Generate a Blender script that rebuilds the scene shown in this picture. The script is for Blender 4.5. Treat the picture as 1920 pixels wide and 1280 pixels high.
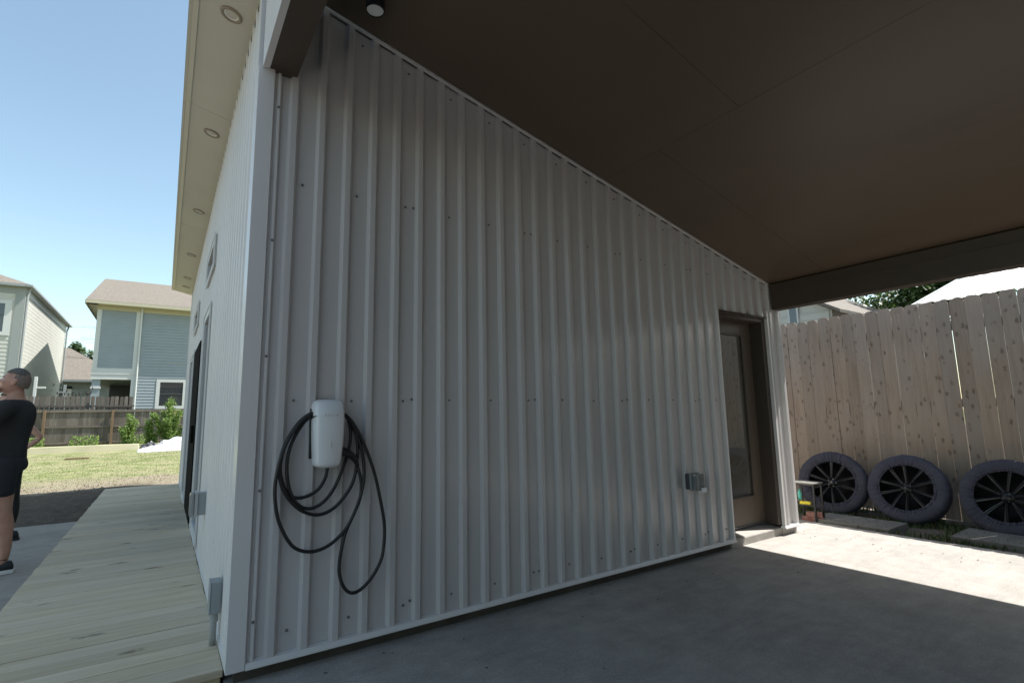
import bpy, bmesh, math, random
from mathutils import Vector, Matrix, noise
R = math.radians
random.seed(7)
for o in list(bpy.data.objects): bpy.data.objects.remove(o)
scene = bpy.context.scene
COL = scene.collection

# ------------------------------------------------------------ camera
cam_d = bpy.data.cameras.new('camera'); cam = bpy.data.objects.new('camera', cam_d); COL.objects.link(cam)
cam_d.lens = 18.0; cam_d.sensor_width = 36.0; cam_d.clip_end = 2000; cam_d.clip_start = 0.05
RX = (0.82964084, -0.55799927, -0.01824536)      # world axes seen from the camera
RY = (0.06383132, 0.12726995, -0.98981206)
RZ = (0.5546365, 0.82002388, 0.14120618)
def cvec(i): return Vector((RX[i], -RY[i], -RZ[i]))
m = Matrix(((RX[0], -RY[0], -RZ[0], -0.339), (RX[1], -RY[1], -RZ[1], -2.85), (RX[2], -RY[2], -RZ[2], 1.205), (0, 0, 0, 1)))
cam.matrix_world = m
scene.camera = cam

# ------------------------------------------------------------ world, sun, exposure
SUN = Vector((0.60, -0.17, 1.0)).normalized()
el = math.asin(SUN.z); az = math.atan2(SUN.x, SUN.y)
world = bpy.data.worlds.new("World"); scene.world = world; world.use_nodes = True
wn = world.node_tree.nodes; wl = world.node_tree.links
bg = wn['Background']; sky = wn.new('ShaderNodeTexSky'); sky.sky_type = 'NISHITA'; sky.sun_disc = False
sky.sun_elevation = el; sky.sun_rotation = az; sky.altitude = 100; sky.air_density = 1.0; sky.dust_density = 1.0; sky.ozone_density = 1.0
wb = wn.new('ShaderNodeMix'); wb.data_type = 'RGBA'; wb.blend_type = 'MULTIPLY'; wb.inputs['Factor'].default_value = 1
wl.new(sky.outputs[0], wb.inputs['A']); wb.inputs['B'].default_value = (0.985, 0.97, 0.81, 1)     # camera white balance of the photograph
wl.new(wb.outputs['Result'], bg.inputs[0]); bg.inputs[1].default_value = 0.102
sd = bpy.data.lights.new('sun', 'SUN'); sd.energy = 3.1; sd.angle = R(0.53); sd.color = (1.0, 0.965, 0.91)
sun = bpy.data.objects.new('sun', sd); COL.objects.link(sun); sun.rotation_euler = SUN.to_track_quat('Z', 'Y').to_euler()
sun.location = (10, -3, 20)
scene.view_settings.view_transform = 'Standard'; scene.view_settings.look = 'None'
scene.view_settings.gamma = 1; scene.view_settings.exposure = 1.55; scene.view_settings.use_curve_mapping = False
scene.render.engine = 'CYCLES'
scene.cycles.max_bounces = 8; scene.cycles.diffuse_bounces = 5

# ------------------------------------------------------------ materials
def mat(name, col, rough=0.6, col2=None, scale=8, detail=4, stretch=(1, 1, 1), bump=0.0, bscale=None, metal=0.0, spec=0.5,
        rnd=0.0, speck=None, speck_scale=200, speck_amt=0.3, mixlo=0.35, mixhi=0.65, coat=0.0, bdist=0.01):
    m = bpy.data.materials.new(name); m.use_nodes = True
    n = m.node_tree.nodes; l = m.node_tree.links; b = n['Principled BSDF']
    b.inputs['Roughness'].default_value = rough; b.inputs['Metallic'].default_value = metal
    b.inputs['Specular IOR Level'].default_value = spec; b.inputs['Coat Weight'].default_value = coat; b.inputs['Coat Roughness'].default_value = 0.16
    tc = n.new('ShaderNodeTexCoord'); mp = n.new('ShaderNodeMapping'); mp.inputs['Scale'].default_value = stretch
    oi = n.new('ShaderNodeObjectInfo'); ad = n.new('ShaderNodeVectorMath'); ad.operation = 'MULTIPLY_ADD'
    ad.inputs[1].default_value = (37, 91, 53)
    cb = n.new('ShaderNodeCombineXYZ')
    for i in range(3): l.new(oi.outputs['Random'], cb.inputs[i])
    l.new(cb.outputs[0], ad.inputs[0])
    if rnd > 0: l.new(tc.outputs['Object'], ad.inputs[2]); l.new(ad.outputs[0], mp.inputs[0])
    else: l.new(tc.outputs['Object'], mp.inputs[0])
    m['mp'] = mp.name
    def nz(sc, det=4, src=None):
        t = n.new('ShaderNodeTexNoise'); t.inputs['Scale'].default_value = sc; t.inputs['Detail'].default_value = det
        l.new((src or mp).outputs[0], t.inputs['Vector']); return t
    out = None
    c = n.new('ShaderNodeRGB'); c.outputs[0].default_value = (*col, 1); out = c.outputs[0]
    if col2:
        t = nz(scale, detail); rp = n.new('ShaderNodeMapRange'); rp.inputs[1].default_value = mixlo; rp.inputs[2].default_value = mixhi
        l.new(t.outputs['Fac'], rp.inputs[0]); mx = n.new('ShaderNodeMix'); mx.data_type = 'RGBA'
        l.new(rp.outputs[0], mx.inputs['Factor']); l.new(out, mx.inputs['A']); mx.inputs['B'].default_value = (*col2, 1); out = mx.outputs['Result']
    if speck:
        t = nz(speck_scale, 2, tc if False else None); rp = n.new('ShaderNodeMapRange'); rp.inputs[1].default_value = 0.5; rp.inputs[2].default_value = 0.75
        rp.inputs[4].default_value = speck_amt; l.new(t.outputs['Fac'], rp.inputs[0]); mx = n.new('ShaderNodeMix'); mx.data_type = 'RGBA'
        l.new(rp.outputs[0], mx.inputs['Factor']); l.new(out, mx.inputs['A']); mx.inputs['B'].default_value = (*speck, 1); out = mx.outputs['Result']
    if rnd > 0:
        hs = n.new('ShaderNodeHueSaturation'); mr = n.new('ShaderNodeMapRange'); mr.inputs[3].default_value = 1 - rnd; mr.inputs[4].default_value = 1 + rnd
        l.new(oi.outputs['Random'], mr.inputs[0]); l.new(mr.outputs[0], hs.inputs['Value']); l.new(out, hs.inputs['Color']); out = hs.outputs[0]
    l.new(out, b.inputs['Base Color'])
    if bump:
        t = nz(bscale or scale * 3, 5); bp = n.new('ShaderNodeBump'); bp.inputs['Strength'].default_value = bump; bp.inputs['Distance'].default_value = bdist
        l.new(t.outputs['Fac'], bp.inputs['Height']); l.new(bp.outputs[0], b.inputs['Normal'])
    return m

def wood(name, col, dark, axis, knot=(0.12, 0.07, 0.04), rnd=0.12, knot_scale=5.0, knot_amt=0.75, rough=0.75, bleach=None, thr=0.16, kax=0.55):
    """planks: grain along axis (0,1,2), knots, per-plank tint"""
    m = bpy.data.materials.new(name); m.use_nodes = True
    n = m.node_tree.nodes; l = m.node_tree.links; b = n['Principled BSDF']; b.inputs['Roughness'].default_value = rough
    b.inputs['Specular IOR Level'].default_value = 0.25
    tc = n.new('ShaderNodeTexCoord'); oi = n.new('ShaderNodeObjectInfo'); cb = n.new('ShaderNodeCombineXYZ')
    for i in range(3): l.new(oi.outputs['Random'], cb.inputs[i])
    ad = n.new('ShaderNodeVectorMath'); ad.operation = 'MULTIPLY_ADD'; ad.inputs[1].default_value = (37, 91, 53)
    l.new(cb.outputs[0], ad.inputs[0]); l.new(tc.outputs['Object'], ad.inputs[2])
    s = [14, 14, 14]; s[axis] = 0.9
    mp = n.new('ShaderNodeMapping'); mp.inputs['Scale'].default_value = s; l.new(ad.outputs[0], mp.inputs[0])
    t = n.new('ShaderNodeTexNoise'); t.inputs['Scale'].default_value = 2.2; t.inputs['Detail'].default_value = 6; t.inputs['Roughness'].default_value = 0.65
    t.inputs['Distortion'].default_value = 0.6
    l.new(mp.outputs[0], t.inputs['Vector'])
    rp = n.new('ShaderNodeMapRange'); rp.inputs[1].default_value = 0.38; rp.inputs[2].default_value = 0.72; l.new(t.outputs['Fac'], rp.inputs[0])
    mx = n.new('ShaderNodeMix'); mx.data_type = 'RGBA'; mx.inputs['A'].default_value = (*col, 1); mx.inputs['B'].default_value = (*dark, 1); l.new(rp.outputs[0], mx.inputs['Factor'])
    out = mx.outputs['Result']
    # broad patches
    t2 = n.new('ShaderNodeTexNoise'); t2.inputs['Scale'].default_value = 1.3; t2.inputs['Detail'].default_value = 3; l.new(ad.outputs[0], t2.inputs['Vector'])
    rp2 = n.new('ShaderNodeMapRange'); rp2.inputs[1].default_value = 0.4; rp2.inputs[2].default_value = 0.7; l.new(t2.outputs['Fac'], rp2.inputs[0])
    mx2 = n.new('ShaderNodeMix'); mx2.data_type = 'RGBA'; l.new(out, mx2.inputs['A'])
    bl = bleach or tuple(min(1, c * 1.15) for c in col); mx2.inputs['B'].default_value = (*bl, 1)
    ml = n.new('ShaderNodeMath'); ml.operation = 'MULTIPLY'; ml.inputs[1].default_value = 0.6; l.new(rp2.outputs[0], ml.inputs[0]); l.new(ml.outputs[0], mx2.inputs['Factor']); out = mx2.outputs['Result']
    # knots
    ks = [knot_scale * 1.6] * 3; ks[axis] = knot_scale * kax
    mp3 = n.new('ShaderNodeMapping'); mp3.inputs['Scale'].default_value = ks; l.new(ad.outputs[0], mp3.inputs[0])
    nd = n.new('ShaderNodeTexNoise'); nd.inputs['Scale'].default_value = 6; l.new(mp3.outputs[0], nd.inputs['Vector'])
    av = n.new('ShaderNodeVectorMath'); av.operation = 'MULTIPLY_ADD'; av.inputs[1].default_value = (0.55,) * 3; l.new(nd.outputs['Color'], av.inputs[0]); l.new(mp3.outputs[0], av.inputs[2])
    vo = n.new('ShaderNodeTexVoronoi'); vo.inputs['Scale'].default_value = 1.0; l.new(av.outputs[0], vo.inputs['Vector'])
    rk = n.new('ShaderNodeMapRange'); rk.inputs[1].default_value = thr * 0.45; rk.inputs[2].default_value = thr; rk.inputs[3].default_value = knot_amt; rk.inputs[4].default_value = 0
    l.new(vo.outputs['Distance'], rk.inputs[0])
    # only some cells carry a knot
    sp = n.new('ShaderNodeSeparateColor'); l.new(vo.outputs['Color'], sp.inputs[0]); gt = n.new('ShaderNodeMath'); gt.operation = 'GREATER_THAN'; gt.inputs[1].default_value = 0.3
    l.new(sp.outputs[0], gt.inputs[0]); mk = n.new('ShaderNodeMath'); mk.operation = 'MULTIPLY'; l.new(rk.outputs[0], mk.inputs[0]); l.new(gt.outputs[0], mk.inputs[1])
    mx3 = n.new('ShaderNodeMix'); mx3.data_type = 'RGBA'; l.new(out, mx3.inputs['A']); mx3.inputs['B'].default_value = (*knot, 1); l.new(mk.outputs[0], mx3.inputs['Factor']); out = mx3.outputs['Result']
    hs = n.new('ShaderNodeHueSaturation'); mr = n.new('ShaderNodeMapRange'); mr.inputs[3].default_value = 1 - rnd; mr.inputs[4].default_value = 1 + rnd
    l.new(oi.outputs['Random'], mr.inputs[0]); l.new(mr.outputs[0], hs.inputs['Value']); l.new(out, hs.inputs['Color'])
    l.new(hs.outputs[0], b.inputs['Base Color'])
    bp = n.new('ShaderNodeBump'); bp.inputs['Strength'].default_value = 0.35; bp.inputs['Distance'].default_value = 0.004
    l.new(t.outputs['Fac'], bp.inputs['Height']); l.new(bp.outputs[0], b.inputs['Normal'])
    return m

def glass(name, col, rough=0.03, spec=0.5):
    m = bpy.data.materials.new(name); m.use_nodes = True
    b = m.node_tree.nodes['Principled BSDF']; b.inputs['Base Color'].default_value = (*col, 1); b.inputs['Roughness'].default_value = rough
    b.inputs['Specular IOR Level'].default_value = spec; b.inputs['IOR'].default_value = 1.6; return m

M = {}
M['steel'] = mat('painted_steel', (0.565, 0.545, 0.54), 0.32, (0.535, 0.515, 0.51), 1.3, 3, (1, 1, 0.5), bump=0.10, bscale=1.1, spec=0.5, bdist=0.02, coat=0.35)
M['steel_daylit'] = mat('painted_steel_daylit', (0.76, 0.735, 0.71), 0.38, (0.73, 0.705, 0.68), 1.5, 3, bump=0.0, bscale=2.0, spec=0.4, bdist=0.02)  # same panels as the front, paler to paint in the stronger daylight here
M['trim'] = mat('steel_trim', (0.70, 0.68, 0.67), 0.33, (0.67, 0.65, 0.64), 2.0, 3, spec=0.5)
M['screw'] = mat('screw_steel', (0.22, 0.22, 0.225), 0.45, metal=0.6)
M['beam'] = mat('beam_brown', (0.066, 0.048, 0.034), 0.55, (0.056, 0.042, 0.030), 3, 4, bump=0.1, bscale=40)
M['ceiling'] = mat('ceiling_brown', (0.118, 0.086, 0.057), 0.42, (0.100, 0.074, 0.051), 1.1, 5, (1.0, 0.3, 1), bump=0.25, bscale=2.5, bdist=0.03)
M['soffit'] = mat('soffit_paint', (0.52, 0.495, 0.415), 0.6, (0.49, 0.47, 0.395), 2, 3)
M['fascia'] = mat('fascia_metal', (0.56, 0.53, 0.43), 0.45)
M['roof'] = mat('roof_metal', (0.42, 0.42, 0.40), 0.4)
M['dark'] = mat('dark_void', (0.012, 0.012, 0.013), 0.7)
M['bronze'] = mat('bronze_frame', (0.012, 0.010, 0.009), 0.9, spec=0.05)
M['footing'] = mat('dark_footing', (0.085, 0.075, 0.06), 0.85, (0.05, 0.045, 0.035), 5, 4, bump=0.3)  # darker, blotchier tone than the slab concrete
def concrete(name, a, b, speck):
    m = mat(name, a, 0.85, b, 1.1, 7, speck=speck, speck_scale=90, speck_amt=0.6, bump=0.25, bscale=180, bdist=0.003, mixlo=0.3, mixhi=0.7)
    n = m.node_tree.nodes; l = m.node_tree.links; bs = n['Principled BSDF']; src = bs.inputs['Base Color'].links[0].from_socket; mp = n[m['mp']]
    # stains, mid-scale blotches and small light chips
    t = n.new('ShaderNodeTexNoise'); t.inputs['Scale'].default_value = 5.5; t.inputs['Detail'].default_value = 6; t.inputs['Roughness'].default_value = 0.7; l.new(mp.outputs[0], t.inputs['Vector'])
    r = n.new('ShaderNodeMapRange'); r.inputs[1].default_value = 0.3; r.inputs[2].default_value = 0.75; r.inputs[3].default_value = 0.82; r.inputs[4].default_value = 1.14; l.new(t.outputs['Fac'], r.inputs[0])
    mp2 = n.new('ShaderNodeMapping'); mp2.inputs['Scale'].default_value = (0.9, 5.0, 1); mp2.inputs['Rotation'].default_value = (0, 0, 0.25); l.new(n['Texture Coordinate'].outputs['Object'], mp2.inputs[0])
    t2 = n.new('ShaderNodeTexNoise'); t2.inputs['Scale'].default_value = 1.6; t2.inputs['Detail'].default_value = 8; t2.inputs['Roughness'].default_value = 0.75; l.new(mp2.outputs[0], t2.inputs['Vector'])
    r3 = n.new('ShaderNodeMapRange'); r3.inputs[1].default_value = 0.3; r3.inputs[2].default_value = 0.7; r3.inputs[3].default_value = 0.86; r3.inputs[4].default_value = 1.12; l.new(t2.outputs['Fac'], r3.inputs[0])
    mlt = n.new('ShaderNodeMath'); mlt.operation = 'MULTIPLY'; l.new(r.outputs[0], mlt.inputs[0]); l.new(r3.outputs[0], mlt.inputs[1]); r = mlt
    hs = n.new('ShaderNodeHueSaturation'); l.new(r.outputs[0], hs.inputs['Value']); l.new(src, hs.inputs['Color'])
    v = n.new('ShaderNodeTexVoronoi'); v.inputs['Scale'].default_value = 9; l.new(mp.outputs[0], v.inputs['Vector'])
    r2 = n.new('ShaderNodeMapRange'); r2.inputs[1].default_value = 0.03; r2.inputs[2].default_value = 0.07; r2.inputs[3].default_value = 0.45; r2.inputs[4].default_value = 0; l.new(v.outputs['Distance'], r2.inputs[0])
    mx = n.new('ShaderNodeMix'); mx.data_type = 'RGBA'; l.new(r2.outputs[0], mx.inputs['Factor']); l.new(hs.outputs[0], mx.inputs['A']); mx.inputs['B'].default_value = (*[c * 0.55 for c in a], 1)
    l.new(mx.outputs['Result'], bs.inputs['Base Color']); return m
M['slab'] = concrete('slab_concrete', (0.39, 0.365, 0.335), (0.325, 0.305, 0.28), (0.53, 0.51, 0.48))
M['path'] = concrete('path_concrete', (0.33, 0.295, 0.25), (0.265, 0.24, 0.205), (0.36, 0.34, 0.31))
M['paver'] = concrete('paver_concrete', (0.20, 0.19, 0.17), (0.16, 0.15, 0.135), (0.28, 0.27, 0.25))
M['deck'] = wood('deck_pine', (0.56, 0.47, 0.335), (0.44, 0.36, 0.24), 0, knot=(0.13, 0.10, 0.065), rnd=0.10, knot_scale=4.2, knot_amt=0.85, bleach=(0.53, 0.465, 0.365), thr=0.19)
M['rim'] = wood('deck_rim', (0.42, 0.37, 0.22), (0.25, 0.21, 0.11), 0, rnd=0.05)
M['picket'] = wood('cedar_picket', (0.315, 0.25, 0.195), (0.235, 0.18, 0.138), 2, knot=(0.075, 0.045, 0.032), rnd=0.12, knot_scale=9.5, knot_amt=0.6, bleach=(0.30, 0.265, 0.235), thr=0.29, kax=0.85)
M['oldfence'] = wood('weathered_picket', (0.15, 0.128, 0.11), (0.085, 0.072, 0.06), 2, rnd=0.28, knot_amt=0.4)
M['oldpost'] = wood('weathered_post', (0.20, 0.135, 0.085), (0.14, 0.095, 0.06), 2, rnd=0.1, knot_amt=0.3)
M['timber'] = wood('landscape_timber', (0.62, 0.56, 0.40), (0.54, 0.48, 0.34), 0, rnd=0.05, knot_amt=0.3)
M['door'] = mat('door_brown', (0.10, 0.078, 0.06), 0.45, (0.092, 0.072, 0.055), 3, 3)
M['jamb'] = mat('jamb_brown', (0.06, 0.045, 0.036), 0.5)
M['doorglass'] = glass('door_glass', (0.11, 0.105, 0.092), 0.02, 0.5); M['doorglass'].node_tree.nodes['Principled BSDF'].inputs['IOR'].default_value = 3.4
M['winglass'] = glass('window_glass', (0.03, 0.035, 0.04), 0.02, 0.8)
M['whiteplastic'] = mat('white_plastic', (0.74, 0.75, 0.76), 0.28, spec=0.5)
M['rubber'] = mat('black_rubber', (0.012, 0.012, 0.013), 0.42)
M['logo'] = mat('pale_grey_print', (0.50, 0.51, 0.53), 0.4)
M['greybox'] = mat('grey_box', (0.27, 0.295, 0.30), 0.5)
M['greydark'] = mat('dark_grey_box', (0.07, 0.07, 0.075), 0.5)
M['conduit'] = mat('conduit_grey', (0.36, 0.37, 0.37), 0.5)
M['clear'] = mat('cloudy_plastic', (0.42, 0.43, 0.43), 0.15, spec=0.6)
mm = M['clear'].node_tree.nodes['Principled BSDF']; mm.inputs['Transmission Weight'].default_value = 0.55
M['cover'] = mat('cover_fabric', (0.052, 0.052, 0.074), 0.8, (0.040, 0.040, 0.060), 6, 3, bump=0.35, bscale=60, rnd=0.08)
M['blackrim'] = mat('black_alloy', (0.008, 0.008, 0.009), 0.30, spec=0.35)
M['silver'] = mat('machined_alloy', (0.13, 0.13, 0.135), 0.3, metal=0.8)
M['dirt'] = mat('dirt', (0.15, 0.12, 0.095), 0.95, (0.10, 0.08, 0.065), 3, 8, bump=0.8, bscale=25, bdist=0.03)
M['blackmetal'] = mat('black_metal', (0.015, 0.015, 0.015), 0.4)
M['brick'] = mat('red_brick', (0.27, 0.10, 0.075), 0.85, (0.35, 0.2, 0.16), 20, 4, bump=0.3)
M['yellow'] = mat('yellow_plastic', (0.75, 0.62, 0.03), 0.4)
M['teal'] = mat('teal_plastic', (0.10, 0.45, 0.38), 0.4)
M['skin'] = mat('skin', (0.44, 0.25, 0.185), 0.5, (0.38, 0.20, 0.145), 14, 3, spec=0.4)
M['skin2'] = mat('skin_fair', (0.48, 0.30, 0.225), 0.5, (0.43, 0.25, 0.18), 14, 3, spec=0.4)
M['hair'] = mat('greying_hair', (0.055, 0.05, 0.047), 0.7, (0.12, 0.115, 0.11), 90, 3, bump=0.8, bscale=200)
M['fade'] = mat('cropped_grey_hair', (0.13, 0.10, 0.085), 0.7, (0.20, 0.15, 0.125), 60, 3, bump=0.5, bscale=200)
M['hair2'] = mat('brown_hair', (0.05, 0.03, 0.02), 0.6, (0.03, 0.02, 0.012), 60, 3)
M['blackshirt'] = mat('black_cotton', (0.016, 0.016, 0.017), 0.85, bump=0.4, bscale=9, bdist=0.02)
M['shorts'] = mat('dark_shorts', (0.012, 0.013, 0.018), 0.8, bump=0.4, bscale=10, bdist=0.02)
M['leggings'] = mat('black_leggings', (0.010, 0.010, 0.012), 0.6)
M['shoe'] = mat('shoe_black', (0.015, 0.018, 0.022), 0.6)
M['sole'] = mat('shoe_sole', (0.62, 0.62, 0.62), 0.6)
M['bluesiding'] = mat('blue_siding', (0.27, 0.31, 0.335), 0.6, (0.25, 0.29, 0.315), 2, 3)
M['whitesiding'] = mat('pale_siding', (0.50, 0.50, 0.455), 0.6, (0.46, 0.46, 0.42), 2, 3)
M['greysiding'] = mat('grey_siding', (0.27, 0.29, 0.285), 0.6)
M['whitetrim'] = mat('white_trim', (0.55, 0.56, 0.55), 0.5)
M['darkwall'] = mat('blocker_siding', (0.33, 0.29, 0.24), 0.7)
M['cream'] = mat('cream_trim', (0.46, 0.43, 0.32), 0.6)
M['shingle'] = mat('brown_shingle', (0.185, 0.16, 0.133), 0.9, (0.13, 0.112, 0.092), 9, 8, bump=0.5, bscale=30, bdist=0.02, speck=(0.28, 0.25, 0.21), speck_scale=40, speck_amt=0.5)
M['blueroof'] = mat('tin_roof', (0.40, 0.385, 0.355), 0.5)
M['bluetarp'] = mat('blue_tarp', (0.06, 0.16, 0.25), 0.6)
M['tarp'] = mat('white_sheet', (0.55, 0.55, 0.55), 0.5, (0.45, 0.45, 0.46), 4, 4)
M['blackbag'] = mat('black_bag', (0.04, 0.04, 0.045), 0.4)
M['grass'] = mat('grass_blades', (0.195, 0.22, 0.10), 0.7, (0.27, 0.26, 0.15), 0.5, 5)
M['weed'] = mat('weed_leaf', (0.045, 0.085, 0.02), 0.7, (0.08, 0.10, 0.03), 6, 3)
def leafmat(name, a, b, tr=0.35):
    m = mat(name, a, 0.5, b, 5, 2, spec=0.3)
    n = m.node_tree.nodes; l = m.node_tree.links; bs = n['Principled BSDF']; tl = n.new('ShaderNodeBsdfTranslucent'); mx = n.new('ShaderNodeMixShader'); mx.inputs[0].default_value = tr
    l.new(bs.inputs['Base Color'].links[0].from_socket, tl.inputs[0])
    l.new(bs.outputs[0], mx.inputs[1]); l.new(tl.outputs[0], mx.inputs[2]); l.new(mx.outputs[0], n['Material Output'].inputs[0]); return m
M['leaf'] = leafmat('tree_leaf', (0.035, 0.075, 0.022), (0.07, 0.11, 0.03))
M['leafbright'] = leafmat('shrub_leaf', (0.13, 0.22, 0.05), (0.20, 0.28, 0.07), 0.4)
M['bark'] = mat('bark', (0.12, 0.09, 0.07), 0.9, (0.08, 0.06, 0.05), 10, 4, bump=0.6)
M['stem'] = mat('green_stem', (0.12, 0.13, 0.05), 0.8)
M['wire'] = mat('cable_black', (0.02, 0.02, 0.02), 0.6)
M['bulb'] = mat('bulb_glass', (0.35, 0.33, 0.28), 0.1)
M['lens'] = mat('light_lens', (0.95, 0.93, 0.90), 0.3)
M['ring'] = mat('light_ring', (0.26, 0.21, 0.15), 0.45)
M['blackfix'] = mat('fixture_black', (0.008, 0.008, 0.008), 0.5)

# ground: lawn, dry patches, bare dirt close to the deck end
def ground_mat():
    m = bpy.data.materials.new('lawn_ground'); m.use_nodes = True; n = m.node_tree.nodes; l = m.node_tree.links; b = n['Principled BSDF']; b.inputs['Roughness'].default_value = 0.95
    b.inputs['Specular IOR Level'].default_value = 0.1
    geo = n.new('ShaderNodeNewGeometry')
    def nz(s, d=6):
        t = n.new('ShaderNodeTexNoise'); t.inputs['Scale'].default_value = s; t.inputs['Detail'].default_value = d; l.new(geo.outputs['Position'], t.inputs['Vector']); return t.outputs['Fac']
    def mr(src, a, c, lo=0, hi=1):
        r = n.new('ShaderNodeMapRange'); r.inputs[1].default_value = a; r.inputs[2].default_value = c; r.inputs[3].default_value = lo; r.inputs[4].default_value = hi; l.new(src, r.inputs[0]); return r.outputs[0]
    def mix(f, a, bb):
        x = n.new('ShaderNodeMix'); x.data_type = 'RGBA'; l.new(f, x.inputs['Factor'])
        for k, v in (('A', a), ('B', bb)):
            if isinstance(v, tuple): x.inputs[k].default_value = (*v, 1)
            else: l.new(v, x.inputs[k])
        return x.outputs['Result']
    grass = mix(mr(nz(2.2), .42, .58), (0.165, 0.195, 0.075), (0.28, 0.27, 0.15))
    grass = mix(mr(nz(0.55, 4), .5, .7, 0, .7), grass, (0.30, 0.28, 0.17))
    grass = mix(mr(nz(45, 3), .45, .75, 0, .5), grass, (0.15, 0.17, 0.06))
    dry = mix(mr(nz(6), .3, .7), (0.29, 0.25, 0.185), (0.21, 0.175, 0.13))
    dirt = mix(mr(nz(9, 8), .3, .7), (0.13, 0.105, 0.08), (0.07, 0.056, 0.045))
    sp = n.new('ShaderNodeSeparateXYZ'); l.new(geo.outputs['Position'], sp.inputs[0])
    ya = n.new('ShaderNodeMath'); ya.operation = 'MULTIPLY_ADD'; l.new(nz(0.8, 4), ya.inputs[0]); ya.inputs[1].default_value = 3.5; l.new(sp.outputs['Y'], ya.inputs[2])
    c = mix(mr(ya.outputs[0], 10.6, 11.6), dirt, dry)
    c = mix(mr(ya.outputs[0], 12.2, 14.0), c, grass)
    l.new(c, b.inputs['Base Color'])
    bp = n.new('ShaderNodeBump'); bp.inputs['Strength'].default_value = 0.8; bp.inputs['Distance'].default_value = 0.05; l.new(nz(22, 8), bp.inputs['Height']); l.new(bp.outputs[0], b.inputs['Normal'])
    return m
M['ground'] = ground_mat()

# ------------------------------------------------------------ helpers
class MB:
    def __init__(s): s.v = []; s.f = []
    def quad(s, a, b, c, d):
        i = len(s.v); s.v += [tuple(a), tuple(b), tuple(c), tuple(d)]; s.f.append((i, i+1, i+2, i+3)); return s
    def poly(s, pts):
        i = len(s.v); s.v += [tuple(p) for p in pts]; s.f.append(tuple(range(i, i+len(pts)))); return s
    def box(s, x0, x1, y0, y1, z0, z1):
        i = len(s.v)
        s.v += [(x0,y0,z0),(x1,y0,z0),(x1,y1,z0),(x0,y1,z0),(x0,y0,z1),(x1,y0,z1),(x1,y1,z1),(x0,y1,z1)]
        for f in ((0,3,2,1),(4,5,6,7),(0,1,5,4),(1,2,6,5),(2,3,7,6),(3,0,4,7)): s.f.append(tuple(i+k for k in f))
        return s
    def prism(s, pts, d):
        """closed polygon pts extruded by vector d"""
        i = len(s.v); n = len(pts); d = Vector(d)
        s.v += [tuple(Vector(p)) for p in pts] + [tuple(Vector(p)+d) for p in pts]
        s.f.append(tuple(reversed(range(i, i+n)))); s.f.append(tuple(range(i+n, i+2*n)))
        for k in range(n): s.f.append((i+k, i+(k+1)%n, i+n+(k+1)%n, i+n+k))
        return s
    def tube(s, pts, r, n=8, caps=True):
        pts = [Vector(p) for p in pts]; rr = r if isinstance(r, (list, tuple)) else [r]*len(pts)
        i0 = len(s.v); up = Vector((0,0,1)); prev = None
        for k, p in enumerate(pts):
            t = (pts[min(k+1, len(pts)-1)] - pts[max(k-1, 0)]).normalized()
            if prev is None:
                a = t.cross(up)
                if a.length < 1e-3: a = t.cross(Vector((1,0,0)))
                a.normalize()
            else:
                a = (prev - t*prev.dot(t)).normalized()
            prev = a; b = t.cross(a)
            for j in range(n):
                an = 2*math.pi*j/n; s.v.append(tuple(p + (a*math.cos(an)+b*math.sin(an))*rr[k]))
        for k in range(len(pts)-1):
            for j in range(n):
                a_ = i0+k*n+j; b_ = i0+k*n+(j+1)%n; s.f.append((a_, b_, b_+n, a_+n))
        if caps:
            s.f.append(tuple(reversed(range(i0, i0+n)))); e = i0+(len(pts)-1)*n; s.f.append(tuple(range(e, e+n)))
        return s
    def lathe(s, prof, n=24, mtx=None):
        """prof: list of (r, h) round local Z"""
        i0 = len(s.v); mtx = mtx or Matrix()
        for r, h in prof:
            for j in range(n):
                an = 2*math.pi*j/n; s.v.append(tuple(mtx @ Vector((r*math.cos(an), r*math.sin(an), h))))
        for k in range(len(prof)-1):
            for j in range(n):
                a_ = i0+k*n+j; b_ = i0+k*n+(j+1)%n; s.f.append((a_, b_, b_+n, a_+n))
        return s
    def build(s, name, material, parent=None, smooth=False, bevel=0.0, loc=None):
        me = bpy.data.meshes.new(name); me.from_pydata(s.v, [], s.f); me.validate(); me.update()
        return link(name, me, material, parent, smooth, bevel, loc)
def link(name, me, material, parent=None, smooth=False, bevel=0.0, loc=None):
    if bevel or True:
        bm = bmesh.new(); bm.from_mesh(me)
        bmesh.ops.recalc_face_normals(bm, faces=bm.faces) if len(bm.faces) < 60000 else None
        if bevel:
            bmesh.ops.remove_doubles(bm, verts=bm.verts, dist=1e-5)
            bmesh.ops.bevel(bm, geom=[e for e in bm.edges if len(e.link_faces) == 2 and e.calc_face_angle(0) > 0.5], offset=bevel, segments=2, affect='EDGES', profile=0.6)
        bm.to_mesh(me); bm.free()
    if material and not me.materials: me.materials.append(material)
    if smooth:
        for p in me.polygons: p.use_smooth = True
    o = bpy.data.objects.new(name, me); COL.objects.link(o)
    if parent: o.parent = parent
    if loc: o.location = loc
    return o
def inst(name, src, parent=None, loc=(0,0,0), rot=None, scale=None):
    o = bpy.data.objects.new(name, src.data); COL.objects.link(o); o.parent = parent; o.location = loc
    if rot: o.rotation_euler = rot
    if scale: o.scale = scale
    return o
def tag(o, label=None, cat=None, group=None, kind=None):
    if label: o['label'] = label
    if cat: o['category'] = cat
    if group: o['group'] = group
    if kind: o['kind'] = kind
    return o
def thing(name, label, cat, loc=(0,0,0), rot=(0,0,0), group=None):
    o = bpy.data.objects.new(name, None); COL.objects.link(o); o.location = loc; o.rotation_euler = rot; o.empty_display_size = 0.2
    return tag(o, label, cat, group)
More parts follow.
